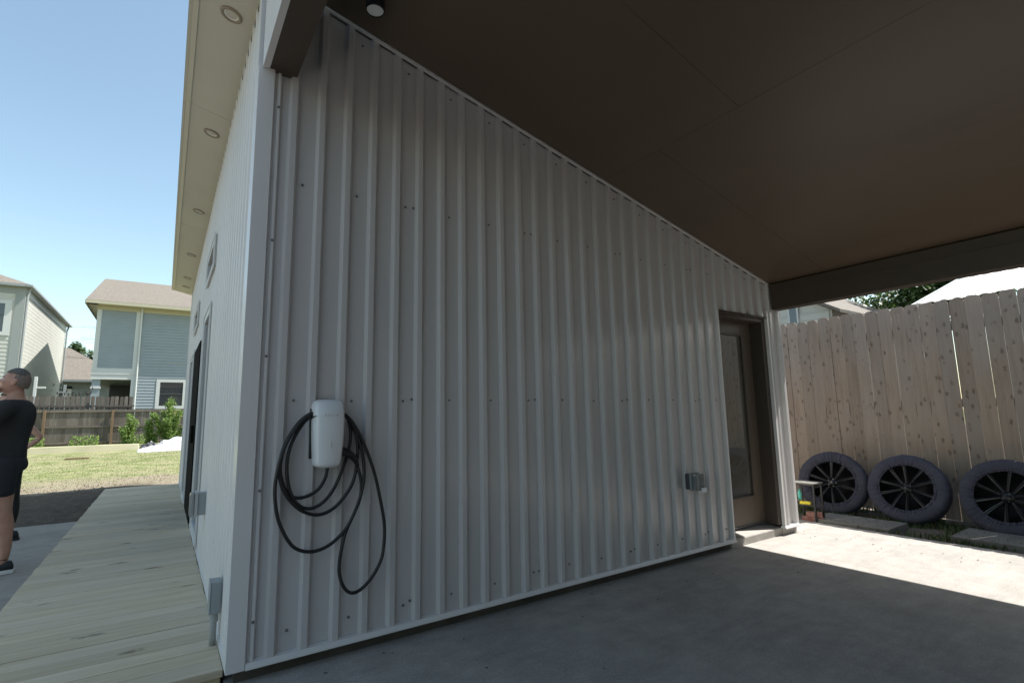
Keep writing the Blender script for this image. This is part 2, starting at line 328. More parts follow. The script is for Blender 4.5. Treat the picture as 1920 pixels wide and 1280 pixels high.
def evaluated(me_or_obj, mods):
    o = bpy.data.objects.new('tmp', me_or_obj); COL.objects.link(o)
    mods(o)
    dg = bpy.context.evaluated_depsgraph_get(); dg.update()
    res = bpy.data.meshes.new_from_object(o.evaluated_get(dg)); bpy.data.objects.remove(o); return res
def catmull(pts, k=5):
    P = [Vector(p) for p in pts]; out = []
    for i in range(len(P)-1):
        a = P[max(i-1,0)]; b = P[i]; c = P[i+1]; d = P[min(i+2,len(P)-1)]
        for j in range(k):
            t = j/k; out.append(0.5*((2*b)+(c-a)*t+(2*a-5*b+4*c-d)*t*t+(-a+3*b-3*c+d)*t*t*t))
    out.append(P[-1]); return out

# ------------------------------------------------------------ ground, slab, path
def gz(x, y):
    z = -0.10
    if y > 6: z += 0.30 * min(1, (y-6)/14)**1.0
    if y > 8.5 and x < 0: z += 0.0
    z += 0.06*max(0, 1-abs(x+0.9)/0.8)*max(0, 1-abs(y-8.4)/2.6)
    z += 0.025*noise.noise(Vector((x*0.7, y*0.7, 0)))*(1 if y > 6 else 0)
    return z
gx = sorted(set([-200,-120,-80,-50,-35,-25,-18,-14]+[-12+0.4*i for i in range(48)]+[8,9,10,12,15,20,30,50,80,130,200]))
gy = sorted(set([-150,-80,-40,-20,-10,-5,0,3]+[5.5+0.35*i for i in range(70)]+[30.5,32,35,40,50,70,100,150,250,400]))
mb = MB()
for y in gy:
    for x in gx: mb.v.append((x, y, gz(x, y)))
W = len(gx)
for j in range(len(gy)-1):
    for i in range(W-1): mb.f.append((j*W+i, j*W+i+1, (j+1)*W+i+1, (j+1)*W+i))
tag(mb.build('lawn_ground', M['ground'], smooth=True), kind='structure')
mb = MB()
mb.poly([(-4, -9, 0), (5.56, -9, 0), (5.56, 8.7, 0), (4.99, 8.7, 0), (4.99, 0.16, 0), (-0.03, 0.16, 0), (-0.03, 0.02, 0), (-4, 0.02, 0)])
mb.prism([(-4, -9, -.09), (5.56, -9, -.09), (5.56, 8.7, -.09), (4.99, 8.7, -.09), (4.99, 0.16, -.09), (-0.03, 0.16, -.09), (-0.03, 0.02, -.09), (-4, 0.02, -.09)], (0, 0, .086))
tag(mb.build('driveway_slab', M['slab']), kind='structure')
tag(MB().box(-6, -1.12, 0.03, 5.95, -.12, -.05).build('concrete_path', M['path']), kind='structure')
# bare side strip between the slab and the tall fence
mb = MB(); nx, ny = 14, 60
for j in range(ny+1):
    for i in range(nx+1):
        x = 5.55 + 1.9*i/nx; y = -7 + 14*j/ny; mb.v.append((x, y, -0.035 + 0.018*noise.noise(Vector((x*3, y*3, 1))) - (0.02 if i == 0 else 0)))
for j in range(ny):
    for i in range(nx): mb.f.append((j*(nx+1)+i, j*(nx+1)+i+1, (j+1)*(nx+1)+i+1, (j+1)*(nx+1)+i))
tag(mb.build('side_strip_ground', M['dirt'], smooth=True), kind='structure')

# ------------------------------------------------------------ the metal clad building
RT = lambda x: 3.66 - 0.24*x
bld = thing('metal_clad_building', 'light grey building clad in vertical ribbed steel with a wall charger on it', 'building')
RIB = [(0, 0), (0.012, 0.031), (0.041, 0.031), (0.061, 0)]
def ribbed(name, s0, s1, first, to3d, ztop, zbot, openings, material, parent, off=0.0, pitch=0.15):
    pr = []
    k = math.floor((s0-first)/pitch)-1
    while first+k*pitch < s1+pitch:
        for a, d in RIB: pr.append((first+k*pitch+a, d))
        k += 1
    def dep(s):
        for (a, da), (b, db) in zip(pr, pr[1:]):
            if a <= s <= b: return da+(db-da)*((s-a)/(b-a) if b > a else 0)
        return 0
    bps = [s0] + [p for p, _ in pr if s0 < p < s1] + [s1]
    for o in openings:
        for e in o[:2]:
            if s0 < e < s1: bps.append(e)
    bps = sorted(set(round(b, 5) for b in bps)); mb = MB()
    for a, b in zip(bps, bps[1:]):
        mid = (a+b)/2; segs = [[zbot, None]]
        for (o0, o1, z0, z1) in openings:
            if o0 < mid < o1:
                new = []
                for sg in segs:
                    hi = sg[1] if sg[1] is not None else 99
                    if z1 <= sg[0] or z0 >= hi: new.append(sg); continue
                    if z0 > sg[0]: new.append([sg[0], z0])
                    if z1 < hi: new.append([z1, sg[1]])
                segs = new
        for lo, hi in segs:
            ha = hi if hi is not None else ztop(a); hb = hi if hi is not None else ztop(b)
            da, db = dep(a)+off, dep(b)+off
            mb.quad(to3d(a, lo, da), to3d(b, lo, db), to3d(b, hb, db), to3d(a, ha, da))
    return mb.build(name, material, parent)
DOORO = [(3.90, 4.72, 0, 2.13)]
front = lambda s, z, d: (s, -d, z)
edges = [0.08, 0.994, 1.894, 2.794, 3.694, 4.594, 4.965]
for i, (a, b) in enumerate(zip(edges, edges[1:])):
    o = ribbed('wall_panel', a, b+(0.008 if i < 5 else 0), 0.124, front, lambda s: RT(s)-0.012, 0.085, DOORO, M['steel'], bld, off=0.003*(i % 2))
side = lambda s, z, d: (-d, s, z)
SO = [(2.65, 3.60, .12, 2.30), (3.95, 5.40, .0, 2.13), (5.60, 6.50, .12, 2.13), (2.5, 3.5, 2.63, 2.93), (5.05, 6.1, 2.47, 2.78)]
y = 0.08; i = 0
while y < 8.5:
    b = min(y+0.9, 8.53)
    ribbed('wall_panel', y, b, 0.11, side, lambda s: 3.64, 0.085, SO, M['steel_daylit'], bld, off=0.0015*(i % 2)); y = b; i += 1
# back and far walls (block the sun, close the volume)
ribbed('wall_panel', 0.05, 8.53, 0.1, lambda s, z, d: (4.985+d, s, z), lambda s: RT(4.97)-.01, 0.03, [], M['steel_daylit'], bld)
ribbed('wall_panel', 0.05, 4.97, 0.1, lambda s, z, d: (s, 8.56+d, z), lambda s: RT(s)-.01, 0.03, [], M['steel_daylit'], bld)
# structure behind the sheets
mb = MB()
mb.prism([(0.02, .006, .08), (3.89, .006, .08), (3.89, .006, RT(3.89)-.02), (0.02, .006, 3.63)], (0, .14, 0))
mb.prism([(3.90, .006, 2.14), (4.73, .006, 2.14), (4.73, .006, RT(4.73)-.02), (3.90, .006, RT(3.9)-.02)], (0, .14, 0))
mb.prism([(4.735, .006, .08), (4.955, .006, .08), (4.955, .006, RT(4.955)-.02), (4.735, .006, RT(4.735)-.02)], (0, .14, 0))
mb.build('wall_core', M['dark'], bld)
mb = MB()   # footing under the sheets
mb.box(0.005, 3.88, 0.012, 0.13, 0.0, 0.082).build('footing', M['footing'], bld)
MB().box(4.722, 4.98, -.004, 0.13, 0.0, 0.070).build('footing', M['slab'], bld)
mb = MB()   # base flashing: sloped drip edge, front and side
for (x0, x1) in ((0.045, 3.905), (4.715, 4.975)):
    mb.prism([(x0, -0.002, .092), (x0, -0.034, .088), (x0, -0.046, .070), (x0, -0.046, .062), (x0, .01, .066)], (x1-x0, 0, 0))
mb.build('base_flashing', M['trim'], bld)
MB().box(-.036, -.001, .09, 8.53, .063, .088).build('base_flashing', M['trim'], bld)
# corner trim
pts = [(-.036, .085), (-.036, -.038), (.042, -.038), (.052, -.010), (.062, -.010), (.064, -.022), (.078, -.022), (.080, -.004), (.086, -.004), (.086, .0), (.0, .0), (.0, .085)]
mb = MB(); mb.prism([(x, y, .062) for x, y in pts], (0, 0, 3.02-.0)); mb.build('corner_trim', M['trim'], bld)
mb = MB().box(-.036, .0, .0, .085, 3.084, 3.64).build('corner_trim', M['trim'], bld)
# far corner trim
MB().box(-.040, .01, 8.50, 8.60, .06, 3.64).build('corner_trim', M['trim'], bld)
# thin channel where the wall meets the ceiling
mb = MB(); mb.prism([(0.15, -.040, RT(.15)-.022), (4.80, -.040, RT(4.80)-.022), (4.80, -.040, RT(4.80)-.004), (0.15, -.040, RT(.15)-.004)], (0, .012, 0)); mb.build('top_trim', M['trim'], bld)
# right end trim
mb = MB(); mb.prism([(4.722, -.034, .075), (4.752, -.034, .075), (4.760, -.004, .075), (4.722, -.004, .075)], (0, 0, 2.14)); mb.prism([(4.945, -.030, .075), (4.985, -.030, .075), (4.985, .05, .075), (4.945, -.004, .075)], (0, 0, 2.14)); mb.build('end_trim', M['trim'], bld)
# screws
def screw_mesh():
    mb = MB(); mb.lathe([(0.0, 0.006), (0.0042, 0.006), (0.0046, 0.002), (0.0078, 0.0015), (0.0078, 0.0)], 8)
    me = bpy.data.meshes.new('screw'); me.from_pydata(mb.v, [], mb.f); me.materials.append(M['screw']); return me
SM = screw_mesh()
def screw(x, y, z, rot):
    o = bpy.data.objects.new('screw', SM); COL.objects.link(o); o.parent = bld; o.location = (x, y, z); o.rotation_euler = rot
fr = (R(90), 0, 0)
for k in range(13):
    for z in (1.30, 2.48):
        if z > RT(.21+.3*k)-.1: continue
        screw(.212+.3*k, -.003, z + random.uniform(-.006, .006), fr)
    if .212+.3*k < 3.88: screw(.225+.3*k, -.003, .18 + random.uniform(-.008, .008), fr)
for k in range(5):
    x = .864+.9*k
    for z in (1.30, 2.48, .185):
        if x < 3.9 and z < RT(x)-.1: screw(x, -.0045, z+.004, fr)
for k in range(16):
    x = .225+.3*k
    if k > 0: screw(x, -.003, RT(x)-.085, fr)
for k in range(4): screw(4.03+.2*k, -.003, 2.165, fr)
for z in (.26, .86, 1.52, 2.13, 2.88): screw(.071, -.022, z, fr)
for z in (1.3, 2.48):
    for k in range(9): screw(-.003, .35+.9*k, z, (0, R(-90), 0))
for k in range(26): screw(-.003, .36+.3*k, .15, (0, R(-90), 0)) if not (3.9 < .36+.3*k < 5.45) else None

# door in the front wall
def door_front():
    dr = MB(); dr.box(3.96, 4.10, .13, .165, .12, 2.09); dr.box(4.50, 4.665, .13, .165, .12, 2.09); dr.box(4.10, 4.50, .13, .165, .12, .372); dr.box(4.10, 4.50, .13, .165, 1.965, 2.09)
    d = dr.build('door', M['door'], bld, bevel=.003)
    MB().box(4.10, 4.50, .143, .153, .372, 1.965).build('door_glass', M['doorglass'], d)
    st = MB()
    for (a, b, c, e) in ((4.10, 4.113, .372, 1.965), (4.487, 4.50, .372, 1.965)): st.box(a, b, .122, .142, c, e)
    st.box(4.113, 4.487, .122, .142, .372, .385); st.box(4.113, 4.487, .122, .142, 1.952, 1.965); st.build('glass_stop', M['jamb'], d)
    jb = MB(); jb.box(3.90, 3.96, .0, .22, .10, 2.13); jb.box(4.665, 4.722, .0, .22, .10, 2.13); jb.box(3.96, 4.665, .0, .22, 2.09, 2.13)
    jb.build('door_jamb', M['jamb'], bld, bevel=.002)
    tr = MB(); tr.box(3.885, 3.902, -.034, .01, .075, 2.145); tr.build('door_trim', M['trim'], bld); MB().box(3.902, 4.722, -.034, -.0, 2.131, 2.145).build('door_trim', M['jamb'], bld)
    s = MB(); s.prism([(3.90, .004, 0), (3.90, .004, .062), (3.90, .012, .072), (3.90, .24, .11), (3.90, .24, 0)], (.82, 0, 0)); s.build('door_sill', M['slab'], bld)
    MB().box(3.96, 4.665, .12, .20, .111, .121).build('threshold', M['greydark'], d)
    MB().box(3.80, 4.80, .24, .26, 0, 2.3).build('inner_wall', M['dark'], bld)
door_front()

# facade openings on the deck side
def framed(name, y0, y1, z0, z1, out, gl, w=.05, glass_in=.02):
    fr_ = MB()
    fr_.box(-out, .02, y0, y0+w, z0, z1); fr_.box(-out, .02, y1-w, y1, z0, z1); fr_.box(-out, .02, y0+w, y1-w, z1-w, z1); fr_.box(-out, .02, y0+w, y1-w, z0, z0+w)
    f = fr_.build(name, M['whitetrim'], bld)
    MB().box(-out+glass_in, -out+glass_in+.006, y0+w, y1-w, z0+w, z1-w).build('glass', gl, f)
    mb = MB(); t = .018
    mb.box(-out-.008, -out+.004, y0-t, y0, z0-t, z1+t); mb.box(-out-.008, -out+.004, y1, y1+t, z0-t, z1+t); mb.box(-out-.008, -out+.004, y0, y1, z1, z1+t); mb.box(-out-.008, -out+.004, y0, y1, z0-t, z0)
    mb.build('outer_trim', M['trim'], f)
    return f
framed('glass_door', 2.65, 3.55, .12, 2.30, .040, M['winglass'], .07)
framed('window', 5.60, 6.50, .12, 2.13, .05, M['winglass'], .06)
framed('transom_window', 2.5, 3.5, 2.63, 2.93, .048, M['winglass'], .05)
framed('transom_window', 5.05, 6.1, 2.47, 2.78, .048, M['winglass'], .05)
mb = MB(); mb.box(-.034, .02, 3.93, 3.98, .07, 2.17); mb.box(-.05, .02, 5.37, 5.42, .07, 2.17); mb.box(-.034, .02, 3.98, 5.37, 2.12, 2.17); mb.build('door_frame', M['whitetrim'], bld)
# dark bronze leaf closing the wide opening, slightly proud of the ribs
lf = MB().box(-.046, -.006, 3.985, 5.365, .085, 2.115).build('dark_door', M['bronze'], bld); MB().box(-.075, -.047, 4.10, 4.13, .95, 1.15).build('handle', M['bronze'], lf)
MB().box(-.03, .03, 3.985, 5.295, .062, .078).build('threshold', M['bronze'], bld)
mb = MB(); mb.box(.95, 1.0, 3.7, 5.6, 0.0, 2.4); mb.box(.03, .95, 3.70, 3.93, 0, 2.4); mb.box(.03, .95, 5.42, 5.6, 0, 2.4); mb.box(.03, .95, 3.93, 5.42, 2.18, 2.4); mb.box(.03, .95, 3.93, 5.42, -.01, .03); mb.build('inner_wall', M['dark'], bld)

# soffit panels, eave fascia and roof over the building
def slab_plane(x0, x1, y0, y1, t0, t1, name, material, parent):
    """sheet following the roof pitch, from RT+t0 to RT+t1"""
    mb = MB(); mb.prism([(x0, y0, RT(x0)+t0), (x1, y0, RT(x1)+t0), (x1, y0, RT(x1)+t1), (x0, y0, RT(x0)+t1)], (0, y1-y0, 0)); return mb.build(name, material, parent)
ys = [-1.315, 1.735, 4.785, 7.835, 8.95]
for a, b in zip(ys, ys[1:]):
    slab_plane(-.352, -.012, max(a, .004)+.0025, b-.0025, 0, .012, 'soffit_panel', M['soffit'], bld)
for a, b in zip(ys, ys[1:]):
    mb = MB(); a = max(a, .004); mb.prism([(-.372, a, RT(-.37)-.010), (-.354, a, RT(-.354)-.004), (-.354, a, RT(-.354)+.14), (-.372, a, RT(-.372)+.14)], (0, b-a-.002, 0)); mb.prism([(-.3535, a, RT(-.3535)-.010), (-.322, a, RT(-.322)-.008), (-.322, a, RT(-.322)-.002), (-.3535, a, RT(-.3535)-.004)], (0, b-a-.002, 0)); mb.build('eave_fascia', M['fascia'], bld)
mb = MB(); mb.prism([(-.022, 0.09, RT(0)-.014), (-.004, 0.09, RT(0)-.018), (-.004, .09, RT(0)-.002), (-.022, .09, RT(0)+.003)], (0, 8.5, 0)); mb.build('soffit_channel', M['fascia'], bld)
slab_plane(-.375, 5.48, .004, 8.97, .016, .155, 'roof', M['roof'], bld)
mb = MB()
for k in range(57):
    y = 0.11+0.15*k; ya, yb2 = y+.070, y+.144
    mb.box(-.026, -.004, ya, yb2, 3.612, 3.641)
tag(mb.build('shaded_gap', M['dark'], bld), kind='stuff')  # dark blocks painting the shade in the gaps between rib ends
MB().box(-.36, 5.4, 8.955, 8.97, 2.3, 2.31).build('rake_edge', M['fascia'], bld)

# ------------------------------------------------------------ carport
cp = thing('carport', 'brown carport with a low dark ceiling and heavy beams over the concrete slab', 'carport')
mb = MB(); mb.box(.004, .158, -7.6, -.001, 3.081, 3.58); mb.build('beam', M['beam'], cp, bevel=.003)
mb = MB(); mb.prism([(-.018, -.042, 3.070), (.016, -.042, 3.078), (.002, -.042, 3.085), (.002, -.042, 3.60), (-.018, -.042, 3.60)], (0, -7.55, 0)); mb.build('beam_flashing', M['trim'], cp)
mb = MB(); mb.box(4.80, 4.935, -7.6, -.05, 2.226, 2.40); mb.build('beam', M['beam'], cp, bevel=.003)
mb = MB(); mb.box(4.806, 4.929, -7.6, -.05, 2.40, 2.492); mb.build('beam_board', M['beam'], cp, bevel=.002)
for (x0, x1, ya) in ((.160, 2.4888, [-.045, -1.22, -3.66, -7.6]), (2.4908, 4.93, [-.045, -.60, -3.04, -5.48, -7.6]), (4.93, 5.47, [-.045, -3.04, -7.6])):
    for a, b in zip(ya, ya[1:]):
        slab_plane(x0, x1, b+.0010, a-.0010, 0, .010, 'ceiling_panel', M['ceiling'], cp)
slab_plane(-.018, 5.48, -7.6, .0, .016, .155, 'carport_roof', M['roof'], cp)  # unseen rear length stretched past the camera to darken the wall
for x, zt in ((.08, 3.08), (4.867, 2.225)): MB().box(x-.07, x+.07, -7.57, -7.43, 0, zt).build('post', M['beam'], cp, bevel=.003)

# recessed soffit lights
tiltx = math.atan(0.24)
yl = [0.477, 2.076, 4.116, 6.094, 7.62, 8.35]
lab = ['recessed round soffit light nearest the camera, largest in the row under the eave',
       'second recessed soffit light from the camera, just past the first panel seam',
       'third recessed soffit light along the eave, level with the high near transom window',
       'fourth recessed soffit light along the eave, beyond the second panel seam',
       'fifth recessed soffit light, right beside the last panel seam at the far end',
       'farthest and smallest recessed soffit light, near the far end of the eave']
for yy, lb in zip(yl, lab):
    t = thing('recessed_light', lb, 'light', (-.150, yy, RT(-.15)), (0, tiltx, 0), 'recessed lights in the soffit')
    MB().lathe([(.040, -.002), (.043, -.008), (.058, -.010), (.064, -.004), (.064, .001), (.04, .001)], 28).build('trim_ring', M['ring'], t, smooth=True)
    MB().lathe([(0, .003), (.036, .0), (.041, -.003)], 28).build('lens', M['lens'], t, smooth=True)
t = thing('ceiling_light', 'small black cylinder downlight on the dark carport ceiling at the top of the picture', 'light', (.50, -.30, RT(.50)))
MB().lathe([(0, .02), (.052, .02), (.052, -.080), (.048, -.083), (.046, -.073), (.044, -.02), (0, -.02)], 32).build('housing', M['blackfix'], t, smooth=True)
MB().lathe([(0, -.074), (.030, -.074), (.0455, -.076)], 32).build('lens', M['lens'], t, smooth=True)

# ------------------------------------------------------------ wall charger with its cable
wc = thing('wall_charger', 'white electric car charger on the ribbed wall with black cable coiled round it', 'charger', (.372, -.034, .955))
def charger_body():
    mb = MB(); H = .345; NV = 36; NU = 26; rows = []
    for j in range(NV+1):
        v = j/NV; z = H*v
        w = .0655 + .0125*math.sin(min(1, v/.75)*math.pi/2) - .006*max(0, (v-.75)/.25)**2
        # rounded ends
        e = .028; dz = min(z, H-z)
        if dz < e: w -= (.022)*(1-math.sqrt(max(0, 1-((e-dz)/e)**2)))
        dmax = .098 + .012*math.sin(v*math.pi)
        if z > H*.78: dmax -= .030*((v-.78)/.22)**1.4       # sloping brow
        if dz < .02: dmax -= .016*(1-math.sqrt(max(0, 1-((.02-dz)/.02)**2)))
        row = []
        for i in range(NU+1):
            u = -1+2*i/NU; a = abs(u)
            if a < .8: x = u/.8*(w-.012); d = dmax - .012*(a/.8)**2.2
            else:
                q = (a-.8)/.2*math.pi/2; x = math.copysign((w-.012)+.012*math.sin(min(q*1.4, math.pi/2)), u); d = (dmax-.012)*(1-((a-.8)/.2)**1.6)
            row.append((x, -max(d, 0), z))
        rows.append(row)
    for r_ in rows: mb.v += r_
    n = NU+1
    for j in range(NV):
        for i in range(NU): mb.f.append((j*n+i, j*n+i+1, (j+1)*n+i+1, (j+1)*n+i))
    mb.f.append(tuple(range(n))); mb.f.append(tuple(NV*n+i for i in range(n)))
    return mb
charger_body().build('body', M['whiteplastic'], wc, smooth=True)
MB().box(-.083, .083, -.012, .0, .045, .30).build('back_plate', M['rubber'], wc, bevel=.003)
mb = MB(); mb.prism([(-.075, -.012, .24), (-.086, -.03, .25), (-.086, -.085, .262), (-.070, -.095, .26), (-.068, -.02, .235)], (.15, 0, 0)); mb.build('cable_hanger', M['rubber'], wc)
MB().box(-.0008, .0008, -.1135, -.108, .098, .135).build('status_light', M['whitetrim'], wc)
def text_obj(body, size, mtx, material, parent, name, ext=.0008, font_sx=1.0):
    c = bpy.data.curves.new(name, 'FONT'); c.body = body; c.size = size; c.extrude = ext; c.align_x = 'CENTER'; c.align_y = 'CENTER'; c.space_character = font_sx; c.resolution_u = 3
    o = bpy.data.objects.new(name, c); COL.objects.link(o); dg = bpy.context.evaluated_depsgraph_get(); dg.update()
    me = bpy.data.meshes.new_from_object(o.evaluated_get(dg)); bpy.data.objects.remove(o); me.transform(mtx); me.materials.clear(); me.materials.append(material)
    q = bpy.data.objects.new(name, me); COL.objects.link(q); q.parent = parent; return q
text_obj('TESLA', .017, Matrix.Translation((0, -.1065, .262)) @ Matrix.Rotation(R(90+6), 4, 'X'), M['logo'], wc, 'wordmark', .0015, 1.7)
CAB = [(0.383, -0.05, 0.951), (0.373, -0.05, 0.898), (0.342, -0.051, 0.847), (0.294, -0.051, 0.819), (0.242, -0.052, 0.812), (0.198, -0.052, 0.834), (0.166, -0.052, 0.897), (0.154, -0.053, 0.978), (0.171, -0.053, 1.066), (0.207, -0.054, 1.137), (0.257, -0.054, 1.2), (0.31, -0.054, 1.235), (0.384, -0.055, 1.245), (0.465, -0.055, 1.22), (0.494, -0.056, 1.147), (0.494, -0.056, 1.07), (0.474, -0.056, 0.985), (0.441, -0.057, 0.893), (0.401, -0.057, 0.818), (0.352, -0.058, 0.771), (0.299, -0.058, 0.755), (0.25, -0.058, 0.775), (0.214, -0.059, 0.823), (0.191, -0.059, 0.896), (0.184, -0.06, 0.985), (0.196, -0.06, 1.065), (0.231, -0.06, 1.146), (0.278, -0.061, 1.209), (0.313, -0.061, 1.222), (0.391, -0.062, 1.24), (0.466, -0.062, 1.215), (0.511, -0.062, 1.146), (0.533, -0.063, 1.058), (0.531, -0.063, 0.972), (0.516, -0.064, 0.878), (0.477, -0.064, 0.806), (0.415, -0.064, 0.744), (0.343, -0.065, 0.721), (0.272, -0.065, 0.743), (0.214, -0.066, 0.793), (0.169, -0.066, 0.863), (0.149, -0.066, 0.944), (0.154, -0.067, 1.023), (0.18, -0.067, 1.102), (0.228, -0.068, 1.182), (0.28, -0.068, 1.226), (0.325, -0.069, 1.234), (0.399, -0.069, 1.24), (0.466, -0.069, 1.21), (0.522, -0.07, 1.127), (0.554, -0.07, 1.029), (0.569, -0.071, 0.931), (0.563, -0.071, 0.837), (0.536, -0.071, 0.745), (0.49, -0.072, 0.649), (0.436, -0.072, 0.593), (0.373, -0.073, 0.558), (0.303, -0.073, 0.55), (0.234, -0.073, 0.579), (0.185, -0.074, 0.646), (0.148, -0.074, 0.737), (0.131, -0.075, 0.85), (0.139, -0.075, 0.954), (0.167, -0.075, 1.067), (0.219, -0.076, 1.164), (0.27, -0.076, 1.216), (0.323, -0.077, 1.232), (0.397, -0.077, 1.235), (0.462, -0.077, 1.217), (0.514, -0.078, 1.156), (0.566, -0.078, 1.057), (0.619, -0.079, 0.919), (0.657, -0.079, 0.771), (0.683, -0.079, 0.635), (0.682, -0.08, 0.531), (0.666, -0.08, 0.45), (0.619, -0.081, 0.375), (0.562, -0.081, 0.327), (0.513, -0.081, 0.319), (0.472, -0.082, 0.358), (0.452, -0.07, 0.429), (0.457, -0.07, 0.518), (0.478, -0.07, 0.614), (0.518, -0.07, 0.701), (0.55, -0.07, 0.781), (0.555, -0.07, 0.866), (0.534, -0.07, 0.943)]
off = Vector((.372, -.034, .955))
mb = MB(); mb.tube([p-off for p in catmull(CAB, 5)], .0088, 10); mb.build('cable', M['rubber'], wc, smooth=True)
hp = catmull([(.440, -.075, 1.035), (.462, -.085, 1.026), (.492, -.088, 1.008), (.516, -.085, .982), (.532, -.074, .950)], 4)
mb = MB(); mb.tube([p-off for p in hp], [.021, .022, .022, .0215, .021, .020, .019, .0185, .018, .0175, .017, .016, .015, .0135, .012, .011, .010], 14); mb.build('plug_handle', M['rubber'], wc, smooth=True)

# outlet box on the front wall
t = thing('wall_outlet_box', 'small dark grey outlet box with clear bubble cover on the ribbed wall near the door', 'outlet', (3.27, -.030, .56))
MB().box(0, .095, -.045, 0, .01, .135).build('back_box', M['greydark'], t, bevel=.006)
MB().box(-.004, .105, -.062, -.046, .0, .145).build('cover_frame', M['greybox'], t, bevel=.004)
MB().box(.012, .10, -.115, -.0625, .004, .136).build('bubble_cover', M['clear'], t, bevel=.012)
MB().box(.03, .08, -.10, -.064, .03, .11).build('socket', M['greydark'], t, bevel=.004)
MB().box(.05, .105, -.128, -.102, -.010, .028).build('drip_latch', M['whiteplastic'], t, bevel=.005)
# outlet with bubble cover on the deck side wall
t = thing('weatherproof_outlet', 'grey outlet box with a rounded clear cover on the deck side wall', 'outlet', (-.030, 1.78, .50))
MB().box(-.055, 0, .0, .11, .0, .16).build('back_box', M['greybox'], t, bevel=.004)
MB().box(-.075, -.056, -.01, .12, -.01, .17).build('cover_frame', M['conduit'], t, bevel=.004)
MB().box(-.108, -.0755, .0, .11, -.01, .165).build('bubble_cover', M['clear'], t, bevel=.015)
# junction box with conduit at the near corner
t = thing('junction_box', 'grey electrical box on a short conduit rising from the deck at the corner', 'electrical box', (-.034, .37, .06))
MB().box(-.048, 0, -.05, .05, .165, .318).build('box', M['greybox'], t, bevel=.003)
MB().box(-.052, -.0485, -.053, .053, .161, .322).build('box_cover', M['greybox'], t, bevel=.002)
MB().lathe([(.0, .115), (.021, .115), (.021, .164), (0, .164)], 16, Matrix.Translation((-.025, 0, 0))).build('coupling', M['conduit'], t, smooth=False)
MB().lathe([(.0, .0), (.0155, .0), (.0155, .116)], 16, Matrix.Translation((-.025, 0, 0))).build('conduit', M['conduit'], t, smooth=True)

# ------------------------------------------------------------ deck
dk = thing('wooden_deck', 'low deck of pale treated pine boards running along the building', 'deck', (0, 0, 0))
base = []
for v in range(4):
    mb = MB(); mb.box(-.535, .535, -.069, .069, -.034, 0)
    base.append(mb.build('deck_board', M['deck'], dk, bevel=.003))
nb = 61; yb = .045+.070
for i in range(nb):
    src = base[i % 4]; o = src if i < 4 else inst('deck_board', src, dk)
    o.location = (-.572+random.uniform(-.004, .004), yb+i*.1415, .06+random.uniform(-.0012, .0012))
    o.rotation_euler = (0, 0, random.uniform(-.0015, .0015) + (math.pi if random.random() < .5 else 0))
mb = MB(); mb.box(-1.10, -.045, .052, .088, -.045, .0245); mb.build('rim_board', M['rim'], dk, bevel=.002)
MB().box(-1.095, -1.06, .09, 8.66, -.10, .0245).build('rim_board', M['rim'], dk)
MB().box(-1.05, -.05, 8.63, 8.66, -.10, .0245).build('rim_board', M['rim'], dk)
mb = MB()
for yj in [.1+.6*i for i in range(15)]: mb.box(-1.05, -.05, yj, yj+.035, -.10, .0245)
mb.build('joist', M['rim'], dk)

# ------------------------------------------------------------ tall picket fence on the right
tf = thing('tall_picket_fence', 'tall fence of dog eared cedar pickets behind the covered wheels', 'fence', (6.9, 0, 0))
psrc = []
for v in range(3):
    w = (.0683, .0679, .0674)[v]; h = 2.42; c = .030; mb = MB()
    mb.prism([(0, -w, .0), (0, w, .0), (0, w, h-c-.012), (0, w-.008, h-.016), (0, w-c, h), (0, -w+c, h), (0, -w+.008, h-.016), (0, -w, h-c-.012)], (.016, 0, 0))
    psrc.append(mb.build('picket', M['picket'], tf))
yy = 1.4; k = 0
random.seed(11)
while yy > -7.5:
    src = psrc[k % 3]; o = src if k < 3 else inst('picket', src, tf)
    o.location = (random.uniform(-.003, .003), yy, -.04+random.uniform(-.010, .010)+.02); o.rotation_euler = (random.uniform(-.0010, .0010), 0, random.uniform(-.03, .03)); yy -= .1405; k += 1
yy = 1.4+.1405
while yy < 8:
    o = inst('picket', psrc[k % 3], tf, (0, yy, -.02)); yy += .1405; k += 1
for z in (.35, 1.2, 2.05): MB().box(.018, .056, -7.5, 8, z, z+.089).build('rail', M['picket'], tf)
for i in range(7): MB().box(.057, .146, -6.9+2.4*i, -6.81+2.4*i, -.1, 2.3).build('fence_post', M['picket'], tf)

